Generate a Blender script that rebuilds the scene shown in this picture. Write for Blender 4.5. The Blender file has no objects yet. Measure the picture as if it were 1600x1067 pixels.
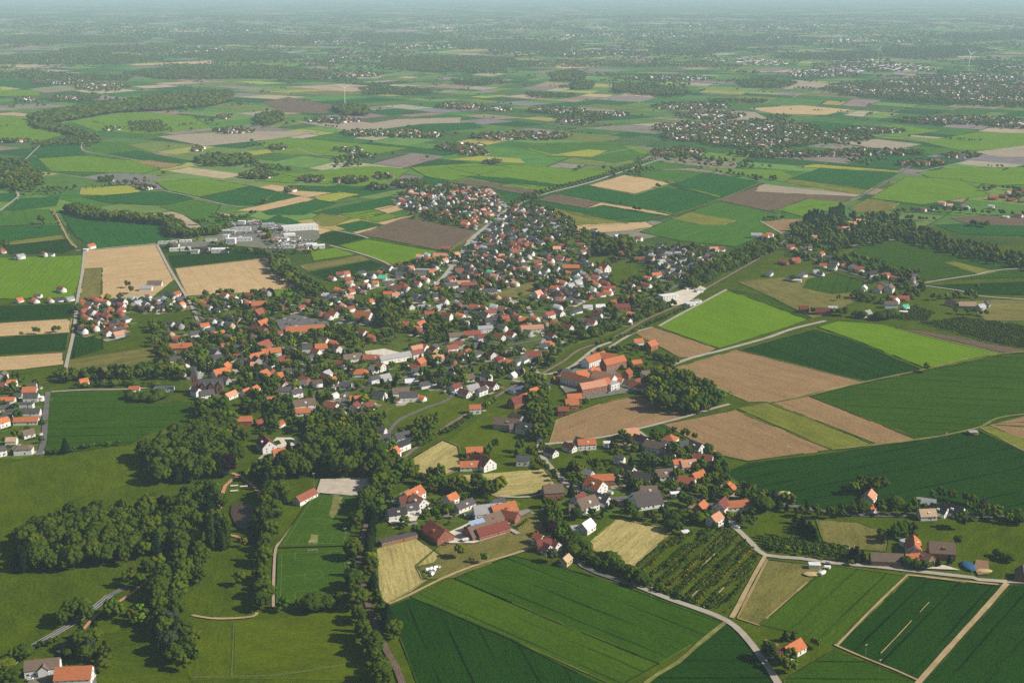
import bpy, math, random
import numpy as np
from mathutils import noise, Vector
R = math.radians
scene = bpy.context.scene
COL = scene.collection
rnd = random.Random(7)

# ---------------------------------------------------------------- camera
FPX, YH, H = 1900.0, -25.0, 460.0          # focal length in photo pixels, horizon line, flying height (m)
PITCH = math.atan((533.5 - YH) / FPX)
cam_d = bpy.data.cameras.new('camera')
cam_d.sensor_width = 36.0
cam_d.lens = FPX / 1600.0 * 36.0
cam_d.clip_start = 1.0
cam_d.clip_end = 200000.0
cam = bpy.data.objects.new('camera', cam_d)
COL.objects.link(cam)
cam.location = (0, 0, H)
cam.rotation_euler = (math.pi / 2 - PITCH, 0, 0)
scene.camera = cam

# ---------------------------------------------------------------- sky, sun, exposure
SUN_EL, SUN_AZ = 36.0, 98.0                 # azimuth clockwise from the viewing direction (+Y)
world = bpy.data.worlds.new('World')
scene.world = world
world.use_nodes = True
wn = world.node_tree
wn.nodes.clear()
wo = wn.nodes.new('ShaderNodeOutputWorld')
wb = wn.nodes.new('ShaderNodeBackground')
ws = wn.nodes.new('ShaderNodeTexSky')
ws.sky_type = 'NISHITA'
ws.sun_disc = False
ws.sun_elevation = R(SUN_EL)
ws.sun_rotation = R(SUN_AZ)
ws.air_density = 1.0
ws.dust_density = 1.5
wb.inputs[1].default_value = 0.055
wn.links.new(ws.outputs[0], wb.inputs[0])
wn.links.new(wb.outputs[0], wo.inputs[0])
sl = bpy.data.lights.new('sun', 'SUN')
sl.energy = 4.9
sl.angle = R(0.5)
sl.color = (1.0, 0.94, 0.85)
so = bpy.data.objects.new('sun', sl)
COL.objects.link(so)
sd = Vector((math.sin(R(SUN_AZ)) * math.cos(R(SUN_EL)), math.cos(R(SUN_AZ)) * math.cos(R(SUN_EL)), math.sin(R(SUN_EL))))
so.rotation_euler = sd.to_track_quat('Z', 'Y').to_euler()
so.location = (800, 0, 900)
vs = scene.view_settings
vs.view_transform = 'Standard'
vs.look = 'None'
vs.exposure = 0.42
vs.gamma = 1.0
scene.cycles.max_bounces = 5
scene.cycles.diffuse_bounces = 2
scene.cycles.glossy_bounces = 1
scene.cycles.volume_bounces = 3
scene.cycles.use_denoising = False
HAZE_DENSITY, HAZE_COLOR = 0.000052, (0.66, 0.87, 1.0)

# ---------------------------------------------------------------- helpers
CP, SP = math.cos(PITCH), math.sin(PITCH)
def G(x, y, z=0.0):
    """photo pixel -> point of the ground (or of the level z)"""
    a, b = (x - 800.0) / FPX, -(y - 533.5) / FPX
    dx, dy, dz = a, CP + b * SP, -SP + b * CP
    t = (z - H) / dz
    return (dx * t, dy * t)
def PX(X, Y, Z=0.0):
    """ground point -> photo pixel"""
    d = Y * CP - (Z - H) * SP
    u = Y * SP + (Z - H) * CP
    return (800 + FPX * X / d, 533.5 - FPX * u / d)
def pts(s):
    return [tuple(float(v) for v in p.split(',')) for p in s.split()]
def inside(p, poly):
    x, y = p
    c = False
    j = len(poly) - 1
    for i in range(len(poly)):
        xi, yi = poly[i]; xj, yj = poly[j]
        if (yi > y) != (yj > y) and x < (xj - xi) * (y - yi) / (yj - yi) + xi:
            c = not c
        j = i
    return c
def tag(o, label=None, cat=None, group=None, kind=None):
    if label: o['label'] = label
    if cat: o['category'] = cat
    if group: o['group'] = group
    if kind: o['kind'] = kind
    return o
def mesh_np(name, v, f, mats, smooth=False, mi=None, col=None):
    """mesh from arrays: v (n,3), f (m,3 or m,4)"""
    me = bpy.data.meshes.new(name)
    v = np.asarray(v, np.float32); f = np.asarray(f, np.int32)
    k = f.shape[1]
    me.vertices.add(len(v)); me.vertices.foreach_set('co', v.ravel())
    me.loops.add(f.size); me.loops.foreach_set('vertex_index', f.ravel())
    me.polygons.add(len(f)); me.polygons.foreach_set('loop_start', np.arange(0, f.size, k, dtype=np.int32))
    if mi is not None: me.polygons.foreach_set('material_index', np.asarray(mi, np.int32))
    if smooth: me.polygons.foreach_set('use_smooth', np.ones(len(f), bool))
    for m in mats: me.materials.append(m)
    if col is not None:
        a = me.color_attributes.new('tint', 'FLOAT_COLOR', 'POINT')
        c = np.ones((len(v), 4), np.float32); c[:, :3] = col
        a.data.foreach_set('color', c.ravel())
    me.update(calc_edges=True)
    return me
def mesh_py(name, v, f, mats, mi=None):
    me = bpy.data.meshes.new(name)
    me.from_pydata(v, [], f)
    for m in mats: me.materials.append(m)
    if mi is not None:
        for p, k in zip(me.polygons, mi): p.material_index = k
    me.update()
    return me
def obj(name, me, parent=None, loc=None, rz=0.0):
    o = bpy.data.objects.new(name, me)
    COL.objects.link(o)
    if loc: o.location = loc
    if rz: o.rotation_euler = (0, 0, rz)
    if parent: o.parent = parent
    return o
def empty(name, loc, rz=0.0):
    o = bpy.data.objects.new(name, None)
    COL.objects.link(o)
    o.location = loc; o.rotation_euler = (0, 0, rz)
    o.empty_display_size = 2
    return o
class MB:
    """collects boxes and prisms into one mesh"""
    def __init__(s): s.v, s.f, s.m = [], [], []
    def add(s, vs_, fs_, m=0):
        n = len(s.v); s.v += [tuple(p) for p in vs_]
        for q in fs_: s.f.append([n + i for i in q]); s.m.append(m)
    def box(s, x0, x1, y0, y1, z0, z1, m=0):
        s.add([(x0,y0,z0),(x1,y0,z0),(x1,y1,z0),(x0,y1,z0),(x0,y0,z1),(x1,y0,z1),(x1,y1,z1),(x0,y1,z1)],
              [(0,3,2,1),(4,5,6,7),(0,1,5,4),(1,2,6,5),(2,3,7,6),(3,0,4,7)], m)
    def rbox(s, cx, cy, lx, ly, z0, z1, a, m=0):
        c, d = math.cos(a), math.sin(a); n = len(s.v)
        s.box(-lx/2, lx/2, -ly/2, ly/2, z0, z1, m)
        for i in range(n, n+8):
            x, y, z = s.v[i]; s.v[i] = (cx + x*c - y*d, cy + x*d + y*c, z)
    def cyl(s, cx, cy, r0, r1, z0, z1, n=10, m=0):
        b = len(s.v)
        for r_, z in ((r0, z0), (r1, z1)):
            for k in range(n):
                a = 2*math.pi*k/n; s.v.append((cx + r_*math.cos(a), cy + r_*math.sin(a), z))
        for k in range(n):
            s.f.append([b+k, b+(k+1)%n, b+n+(k+1)%n, b+n+k]); s.m.append(m)
        s.f.append([b+n+k for k in range(n)]); s.m.append(m)
        s.f.append([b+k for k in reversed(range(n))]); s.m.append(m)
    def build(s, name, mats, parent=None, loc=None, rz=0.0):
        return obj(name, mesh_py(name, s.v, s.f, mats if isinstance(mats, (list, tuple)) else [mats], s.m), parent, loc, rz)

# ---------------------------------------------------------------- materials
def new_mat(name, rough=0.9):
    m = bpy.data.materials.new(name); m.use_nodes = True
    b = m.node_tree.nodes['Principled BSDF']
    b.inputs['Roughness'].default_value = rough
    b.inputs['Specular IOR Level'].default_value = 0.0
    return m, m.node_tree, b
def N(nt, t, **kw):
    n = nt.nodes.new(t)
    for k, v in kw.items(): setattr(n, k, v)
    return n
def mix(nt, fac, a, b, mode='MIX'):
    n = nt.nodes.new('ShaderNodeMix'); n.data_type = 'RGBA'; n.blend_type = mode
    for i, x in ((0, fac), (6, a), (7, b)):
        if hasattr(x, 'links'): nt.links.new(x, n.inputs[i])
        elif i == 0: n.inputs[0].default_value = x
        else: n.inputs[i].default_value = (*x, 1)
    return n.outputs[2]
def noise_out(nt, vec, scale, detail=3, rough=0.6):
    n = N(nt, 'ShaderNodeTexNoise'); n.inputs['Scale'].default_value = scale
    n.inputs['Detail'].default_value = detail; n.inputs['Roughness'].default_value = rough
    if vec is not None: nt.links.new(vec, n.inputs['Vector'])
    return n.outputs[0]
def ramp(nt, fac, a, b):
    n = N(nt, 'ShaderNodeMapRange'); nt.links.new(fac, n.inputs[0])
    n.inputs[1].default_value = a; n.inputs[2].default_value = b
    return n.outputs[0]
def math_n(nt, op, a, b=None):
    n = N(nt, 'ShaderNodeMath', operation=op)
    for i, x in ((0, a), (1, b)):
        if x is None: continue
        if hasattr(x, 'links'): nt.links.new(x, n.inputs[i])
        else: n.inputs[i].default_value = x
    return n.outputs[0]
def mapping(nt, vec, scale):
    n = N(nt, 'ShaderNodeMapping'); nt.links.new(vec, n.inputs[0]); n.inputs['Scale'].default_value = scale
    return n.outputs[0]
def tuple_mul(c, k): return tuple(min(1, v * k) for v in c)

def field_mat(name, c, c2=None, tram=0.0, rows=0.15, patch=0.35, tramc=None, rough=0.95, tw=24.0):
    """crop or soil: uv in metres, u along the drilling rows"""
    m, nt, b = new_mat(name, rough)
    uv = N(nt, 'ShaderNodeTexCoord').outputs['UV']
    c2 = c2 or tuple_mul(c, 1.5)
    big = ramp(nt, noise_out(nt, mapping(nt, uv, (0.004, 0.012, 1)), 1.0, 6, 0.65), 0.35, 0.7)
    col = mix(nt, big, tuple_mul(c, 1 - patch * 0.35), c2 if patch else c)
    fine = ramp(nt, noise_out(nt, mapping(nt, uv, (0.012, 0.35, 1)), 1.0, 2, 0.7), 0.3, 0.7)
    col = mix(nt, rows, col, mix(nt, fine, tuple_mul(c, 0.35), tuple_mul(c2, 1.5)))
    sp = ramp(nt, noise_out(nt, mapping(nt, uv, (0.25, 0.4, 1)), 1.0, 4, 0.8), 0.3, 0.72)
    col = mix(nt, 0.42, col, mix(nt, sp, tuple_mul(c, 0.35), tuple_mul(c2, 1.65)))
    mid = ramp(nt, noise_out(nt, mapping(nt, uv, (0.03, 0.06, 1)), 1.0, 5, 0.75), 0.38, 0.66)
    col = mix(nt, 0.30 * max(patch, .4), col, mix(nt, mid, tuple_mul(c, 0.55), tuple_mul(c2, 1.35)))
    if tram:
        s = N(nt, 'ShaderNodeSeparateXYZ'); nt.links.new(uv, s.inputs[0])
        wob = math_n(nt, 'MULTIPLY', noise_out(nt, mapping(nt, uv, (0.02, 0.02, 1)), 1.0, 1), 2.0)
        fr = math_n(nt, 'FRACT', math_n(nt, 'DIVIDE', math_n(nt, 'ADD', s.outputs[1], wob), tw))
        t = math_n(nt, 'LESS_THAN', fr, 0.09)
        brk = ramp(nt, noise_out(nt, mapping(nt, uv, (0.01, 0.05, 1)), 1.0, 2), 0.35, 0.6)
        col = mix(nt, math_n(nt, 'MULTIPLY', math_n(nt, 'MULTIPLY', t, brk), tram), col, tramc or tuple_mul(c, 0.35))
    nt.links.new(col, b.inputs['Base Color'])
    bm_ = N(nt, 'ShaderNodeBump'); bm_.inputs['Strength'].default_value = 0.5; bm_.inputs['Distance'].default_value = 0.8
    nt.links.new(sp, bm_.inputs['Height']); nt.links.new(bm_.outputs[0], b.inputs['Normal'])
    return m
def plain(name, c, rough=0.85, var=0.25, scale=0.3, metal=0.0, spec=None):
    m, nt, b = new_mat(name, rough)
    oi = N(nt, 'ShaderNodeTexCoord').outputs['Object']
    n = ramp(nt, noise_out(nt, oi, scale, 4, 0.7), 0.25, 0.75)
    nt.links.new(mix(nt, n, tuple_mul(c, 1 - var), tuple_mul(c, 1 + var)), b.inputs['Base Color'])
    b.inputs['Metallic'].default_value = metal
    if spec is not None: b.inputs['Specular IOR Level'].default_value = spec
    return m
def roof_mat(name, c):
    """tiles: each house a little different, weathered"""
    m, nt, b = new_mat(name, 0.8)
    oi = N(nt, 'ShaderNodeTexCoord').outputs['Object']
    n = ramp(nt, noise_out(nt, mapping(nt, oi, (0.5, 0.5, 0.5)), 1.0, 4, 0.75), 0.25, 0.75)
    col = mix(nt, n, tuple_mul(c, 0.72), tuple_mul(c, 1.25))
    r = N(nt, 'ShaderNodeObjectInfo').outputs['Random']
    col = mix(nt, math_n(nt, 'MULTIPLY', r, 0.35), col, (0.12, 0.075, 0.055))
    w = N(nt, 'ShaderNodeTexWave'); nt.links.new(oi, w.inputs[0]); w.inputs['Scale'].default_value = 1.1
    w.bands_direction = 'X'
    col = mix(nt, 0.12, col, mix(nt, w.outputs['Fac'], tuple_mul(c, 0.5), tuple_mul(c, 1.4)))
    nt.links.new(col, b.inputs['Base Color'])
    return m
def leaf_mat(name, c, attr=False, var=0.6):
    m, nt, b = new_mat(name, 0.75)
    tc = N(nt, 'ShaderNodeTexCoord')
    geo = N(nt, 'ShaderNodeNewGeometry')
    n = ramp(nt, noise_out(nt, geo.outputs['Position'], 0.45, 3, 0.8), 0.25, 0.75)
    n2 = ramp(nt, noise_out(nt, geo.outputs['Position'], 0.05, 2, 0.5), 0.3, 0.7)
    if attr:
        a = N(nt, 'ShaderNodeAttribute'); a.attribute_name = 'tint'
        base = a.outputs['Color']
        col = mix(nt, 1.0, base, mix(nt, n, (0.62, 0.66, 0.6), (1.45, 1.4, 1.2)), 'MULTIPLY')
    else:
        r = N(nt, 'ShaderNodeObjectInfo').outputs['Random']
        col = mix(nt, n, tuple_mul(c, 1 - var), tuple_mul(c, 1 + var))
        col = mix(nt, math_n(nt, 'MULTIPLY', math_n(nt, 'POWER', r, 2.0), 0.75), col, (c[0]*2.0, c[1]*1.6, c[2]*0.9))
        rd = math_n(nt, 'FRACT', math_n(nt, 'MULTIPLY', r, 17.3))
        col = mix(nt, math_n(nt, 'MULTIPLY', rd, 0.55), col, (c[0]*0.35, c[1]*0.5, c[2]*0.9))
    nt.links.new(col, b.inputs['Base Color'])
    return m

M = {}
M['ground'] = None
# ---------------------------------------------------------------- landmarks used to word labels
LM = [(n, float(x), float(y)) for n, x, y in (s.rsplit('@', 2) for s in """the brick church@325@600
the long meadow lane@195@655
the big lower wood@160@840
the park wood@300@720
the fish pond@380@808
the gravel pitch@540@762
the football pitches@490@860
the clubhouse@478@775
the white manor@415@690
the red metal barn@683@833
the solar roofed barn@755@830
the hay meadow by the barns@640@880
the railway cutting@570@940
the bottom farmyard@90@1050
the brook trees@270@970
the bowling green field@200@495
the twin tan fields@330@425
the gable house estate@155@495
the factory@380@365
the white warehouse@468@355
the car park market@475@515
the big orange hall@568@498
the school@600@555
the ploughed brown field@660@365
the straight main road@715@400
the north estate@710@325
the eastern new estate@840@350
the poplar grove@955@388
the oval meadow@980@425
the basin works@1070@460
the chapel house@948@420
the pale town meadow@800@455
the crossing house@885@582
the clinic courtyard@925@600
the horseshoe clinic@943@568
the dark clump wood@1075@610
the brown field under the clinic@950@655
the pasture by the railway@680@645
the yellow meadow@690@712
the long barn farm@765@722
the curved lane@860@730
the orchard garden close@960@720
the new cul-de-sac@1060@705
the farmhouse with hall@930@760
the shrub nursery@1090@880
the striped hay field@985@848
the modern white house@915@824
the field edge cottages@850@852
the great green field@1400@740
the lone field tree@1448@575
the bright stripe field@1130@500
the orchard strips@1520@520
the east hamlet@1390@450
the manor park wood@1330@360
the east lane houses@1310@405
the orange farm@1425@865
the lane corner@1195@868
the fenced dark field@1440@960
the lone orange farmhouse@1235@1012
the tree lined road@930@280
the far east village@1180@215
the far wood@230@155
the tall wind turbine@540@150
the pale bare field@360@215
the east railway line@1370@295
the western lane@110@540
the estate by the dark field@30@640
the wood belt@220@340
the far hamlet@700@230
the eastern skyline town@1480@140
the bottom right field@1560@1010
the lower green field@900@980""".strip().splitlines() for s in [s.replace('@', '@')])]
ORD = 'first second third fourth fifth sixth seventh eighth ninth tenth eleventh twelfth thirteenth fourteenth fifteenth sixteenth seventeenth eighteenth nineteenth twentieth'.split()
LABELLED = []
def want_label(o, x, y, desc, short):
    """remember a thing at photo pixel x, y; its label is worded at the end, from what stands nearest"""
    LABELLED.append((o, x, y, desc, short))
def word_labels():
    groups = {}
    for o, x, y, desc, short in LABELLED:
        best = min(LM, key=lambda l: (l[1] - x) ** 2 + (2.2 * (l[2] - y)) ** 2)
        dx, dy = x - best[1], 2.2 * (y - best[2])
        if abs(dx) < 9 and abs(dy) < 9: rel = 'at'
        elif abs(dx) > abs(dy): rel = 'left of' if dx < 0 else 'right of'
        else: rel = 'beyond' if dy < 0 else 'in front of'
        groups.setdefault((desc, rel, best[0]), []).append((x, y, o, short))
    for (desc, rel, lm), L in groups.items():
        L.sort(key=lambda t: (t[0], t[1]))
        for i, (x, y, o, short) in enumerate(L):
            if len(L) == 1: o['label'] = '%s %s %s' % (desc, rel, lm)
            elif i == 0: o['label'] = '%s %s %s, leftmost' % (desc, rel, lm)
            elif i == len(L) - 1: o['label'] = '%s %s %s, rightmost' % (desc, rel, lm)
            else:
                q = ORD[i] if i < 20 else '%dth' % (i + 1)
                o['label'] = '%s %s %s, %s from left' % (desc, rel, lm, q)
            if len(o['label'].split()) > 16: o['label'] = o['label'].replace(' with ', ', ').replace(' from left', '').replace('flat building', 'block')

# ---------------------------------------------------------------- fields
FT = {  # code: (colour, second colour, tram, rows, patch, words)
 'dg': ((0.0055,0.030,0.0005),(0.014,0.052,0.0005),0.8,0.22,0.5,'dark green cereal field'),
 'mg': ((0.018,0.055,0.0005),(0.040,0.090,0.0005),0.8,0.22,0.5,'mid green crop field'),
 'bg': ((0.090,0.185,0.002),(0.13,0.225,0.003),0.75,0.25,0.45,'bright green striped crop field'),
 'm2': ((0.030,0.074,0.001),(0.056,0.105,0.002),0.7,0.25,0.5,'lighter green cereal field'),
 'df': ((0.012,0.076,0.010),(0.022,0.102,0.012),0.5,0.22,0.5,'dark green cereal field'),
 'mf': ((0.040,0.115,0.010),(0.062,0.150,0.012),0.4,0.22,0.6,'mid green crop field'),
 'lg': ((0.085,0.180,0.008),(0.130,0.225,0.010),0.3,0.22,0.6,'light green crop field'),
 'yg': ((0.105,0.130,0.010),(0.19,0.19,0.030),0.3,0.25,0.8,'yellowish green grass strip'),
 'ye': ((0.26,0.28,0.030),(0.31,0.31,0.04),0.0,0.15,0.5,'yellow flowering crop field'),
 'tn': ((0.44,0.30,0.14),(0.50,0.35,0.18),0.2,0.15,0.6,'bare tan soil field'),
 'br': ((0.22,0.135,0.058),(0.30,0.19,0.09),0.25,0.25,0.6,'harrowed brown soil field'),
 'pb': ((0.115,0.078,0.048),(0.15,0.105,0.066),0.9,0.35,0.5,'ploughed dark brown field'),
 'pk': ((0.30,0.24,0.17),(0.34,0.28,0.20),0.2,0.15,0.5,'dusty pinkish bare field'),
 'hy': ((0.24,0.22,0.060),(0.42,0.34,0.13),0.6,0.65,0.9,'mown hay meadow'),
 'me': ((0.030,0.068,0.0005),(0.080,0.108,0.001),0.0,0.12,0.95,'rough green meadow'),
 'ol': ((0.085,0.098,0.010),(0.20,0.17,0.05),0.0,0.12,1.0,'dry olive pasture'),
 'mw': ((0.040,0.082,0.0005),(0.092,0.118,0.001),0.0,0.15,0.9,'smooth green pasture'),
 'vg': ((0.042,0.088,0.003),(0.110,0.135,0.018),0.0,0.0,1.0,'village gardens ground'),
}
for k, (c, c2, tr, ro, pa, w) in FT.items():
    M['f_' + k] = field_mat('field_' + w.replace(' ', '_'), c, c2, tr, ro, pa,
                            tramc=(0.40,0.30,0.12) if k == 'hy' else None, tw=5.0 if k == 'hy' else (9.0 if k in ('pb','bg') else 22.0))

# far patchwork: rectangles of farmland split again and again, one sheet of ground to the limit of sight
prnd = random.Random(11)
PATCH = [(c, w) for c, w in (((0.072,0.155,0.026), 16), ((0.115,0.190,0.040), 15), ((0.020,0.078,0.014), 15), ((0.042,0.115,0.016), 13),
         ((0.11,0.16,0.03), 7), ((0.33,0.27,0.19), 6), ((0.19,0.16,0.15), 9), ((0.22,0.18,0.13), 5), ((0.26,0.27,0.06), 3), ((0.06,0.11,0.03), 8))]
tot = sum(w for c, w in PATCH)
def pick():
    r = prnd.random() * tot
    for c, w in PATCH:
        r -= w
        if r <= 0: return tuple(v * prnd.uniform(0.85, 1.15) for v in c)
    return PATCH[0][0]
ga = R(52)
cells = []
def split(x0, x1, y0, y1, d=0):
    a, b = x1 - x0, y1 - y0
    lim = prnd.uniform(120, 330)
    if max(a, b) < lim or (a * b < 26000 and prnd.random() < 0.6): cells.append((x0, x1, y0, y1)); return
    t = prnd.uniform(0.32, 0.68)
    if a > b * prnd.uniform(0.7, 1.1): m_ = x0 + a * t; split(x0, m_, y0, y1, d+1); split(m_, x1, y0, y1, d+1)
    else: m_ = y0 + b * t; split(x0, x1, y0, m_, d+1); split(x0, x1, m_, y1, d+1)
split(-14000, 14000, -12000, 12000)
def warp(u, v):
    x, y = u * math.cos(ga) - v * math.sin(ga), u * math.sin(ga) + v * math.cos(ga)
    p = Vector((x * 0.0007, y * 0.0007, 0))
    return x + 260 * noise.noise(p), y + 9000 + 260 * noise.noise(p + Vector((31, 7, 3)))
gv, gf, gc = [], [], []
for x0, x1, y0, y1 in cells:
    g = 3.0
    q = [warp(x0+g, y0+g), warp(x1-g, y0+g), warp(x1-g, y1-g), warp(x0+g, y1-g)]
    cy = sum(p[1] for p in q) / 4; cx = sum(p[0] for p in q) / 4
    if cy > 17500 or abs(cx) > cy * 0.56 + 900 or cy < 500: continue
    if cy < 2300 and -40 < PX(cx, cy)[0] < 1700: continue
    n = len(gv); gv += [(p[0], p[1], 0.0) for p in q]; gf.append((n, n+1, n+2, n+3)); gc += [pick()] * 4
gm, gnt, gb = new_mat('farmland_patchwork', 0.95)
ga_ = N(gnt, 'ShaderNodeAttribute'); ga_.attribute_name = 'tint'
gp = N(gnt, 'ShaderNodeNewGeometry').outputs['Position']
gn = ramp(gnt, noise_out(gnt, gp, 0.02, 5, 0.7), 0.3, 0.7)
gnt.links.new(mix(gnt, 1.0, ga_.outputs['Color'], mix(gnt, gn, (0.75, 0.78, 0.75), (1.3, 1.2, 1.2)), 'MULTIPLY'), gb.inputs['Base Color'])
patchwork = obj('farmland', mesh_np('farmland', gv, gf, [gm], col=gc), loc=(0, 0, 0.05))
tag(patchwork, 'distant patchwork of green, tan and brown farm fields', kind='structure')
# the base ground under everything
m0, nt0, b0 = new_mat('base_ground', 0.95)
p0 = N(nt0, 'ShaderNodeNewGeometry').outputs['Position']
n1 = ramp(nt0, noise_out(nt0, p0, 0.006, 5, 0.65), 0.35, 0.68)
n2 = ramp(nt0, noise_out(nt0, p0, 0.25, 4, 0.8), 0.3, 0.7)
vor = N(nt0, 'ShaderNodeTexVoronoi'); vor.inputs['Scale'].default_value = 0.0028; nt0.links.new(p0, vor.inputs['Vector'])
sepc = N(nt0, 'ShaderNodeSeparateColor'); nt0.links.new(vor.outputs['Color'], sepc.inputs[0])
cr = N(nt0, 'ShaderNodeValToRGB'); nt0.links.new(sepc.outputs[0], cr.inputs[0]); cr.color_ramp.interpolation = 'CONSTANT'
els = cr.color_ramp.elements; els[0].color = (0.025,0.07,0.02,1); els[1].position = 0.35; els[1].color = (0.06,0.13,0.03,1)
for ps, c in ((0.62, (0.03,0.05,0.02,1)), (0.80, (0.14,0.15,0.06,1)), (0.92, (0.25,0.2,0.13,1))):
    e = els.new(ps); e.color = c
near_c = mix(nt0, n1, (0.020,0.050,0.003), (0.060,0.090,0.006))
near_c = mix(nt0, 0.35, near_c, mix(nt0, n2, (0.015,0.035,0.006), (0.11,0.16,0.03)))
sy = N(nt0, 'ShaderNodeSeparateXYZ'); nt0.links.new(p0, sy.inputs[0])
farf = ramp(nt0, sy.outputs[1], 2600.0, 3200.0)
nt0.links.new(mix(nt0, farf, near_c, cr.outputs[0]), b0.inputs['Base Color'])
ground = obj('ground', mesh_np('ground', [(-70000,-3000,0),(70000,-3000,0),(70000,110000,0),(-70000,110000,0)], [(0,1,2,3)], [m0]))
tag(ground, 'grassy base ground reaching to the hazy horizon', kind='structure')

ZL = [0.05]
def uv_field(me, ang, off):
    uv = me.uv_layers.new(name='UVMap')
    c, s = math.cos(ang), math.sin(ang)
    for l in me.loops:
        x, y, z = me.vertices[l.vertex_index].co
        uv.data[l.index].uv = ((x * c + y * s) + off * 37.0, (-x * s + y * c) + off * 13.0)
FIELDS = []
def field(code, s, row=None, label=None, name='field', z=None, soft=0.0):
    P = pts(s) if isinstance(s, str) else s
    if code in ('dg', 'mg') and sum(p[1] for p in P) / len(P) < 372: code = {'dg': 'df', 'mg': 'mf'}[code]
    W = [G(*p) for p in P]
    # the boundary wavers a little, as ploughed edges do
    out = []
    for i, p in enumerate(W):
        q = W[(i + 1) % len(W)]
        L = math.hypot(q[0]-p[0], q[1]-p[1]); k = max(1, int(L / 14))
        for j in range(k):
            t = j / k
            x, y = p[0] + (q[0]-p[0]) * t, p[1] + (q[1]-p[1]) * t
            w = 2.2 + soft
            out.append((x + w * noise.noise(Vector((x*0.045, y*0.045, 1))), y + w * noise.noise(Vector((x*0.045, y*0.045, 9)))))
    if z is None:
        ZL[0] += 0.003; z = ZL[0]
    if row is None:   # rows run along the longest side
        b = max(range(len(W)), key=lambda i: math.dist(W[i], W[(i+1) % len(W)]))
        a, c = W[b], W[(b+1) % len(W)]; ang = math.atan2(c[1]-a[1], c[0]-a[0])
    else:
        a, c = G(*row[0]), G(*row[1]); ang = math.atan2(c[1]-a[1], c[0]-a[0])
    me = mesh_py(name, [(x, y, 0) for x, y in out], [list(range(len(out)))], [M['f_' + code]])
    uv_field(me, ang, len(FIELDS))
    o = obj(name, me, loc=(0, 0, z))
    o['kind'] = 'structure'
    cx = sum(p[0] for p in P) / len(P); cy = sum(p[1] for p in P) / len(P)
    if label: o['label'] = label
    else: want_label(o, cx, cy, FT[code][5], code)
    FIELDS.append((P, code))
    return o
BASE = """me;-70,390 -70,1110 2300,1110 2300,380 1300,385 700,420 200,470
vg;235,500 250,478 330,462 420,458 500,462 560,436 640,415 690,397 770,385 800,350 830,338 880,350 990,388 1070,385 1125,395 1095,430 1045,455 1030,478 1000,505 930,530 880,548 862,575 800,602 745,628 700,612 610,640 590,690 560,700 520,668 420,650 380,620 330,625 290,600 262,585 240,545
vg;120,470 195,468 290,465 292,488 198,492 196,528 118,522
vg;-70,590 60,596 76,640 62,712 -70,722
vg;620,305 700,290 775,300 792,330 765,358 700,352 640,342
vg;800,323 840,322 905,350 895,372 800,395 740,390
vg;890,735 960,745 1085,700 1140,740 1190,790 1180,822 1060,825 940,802 870,790
vg;950,690 1000,680 1060,690 1120,740 1040,760 960,720
vg;600,778 700,770 800,795 790,845 640,838 598,812"""
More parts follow.
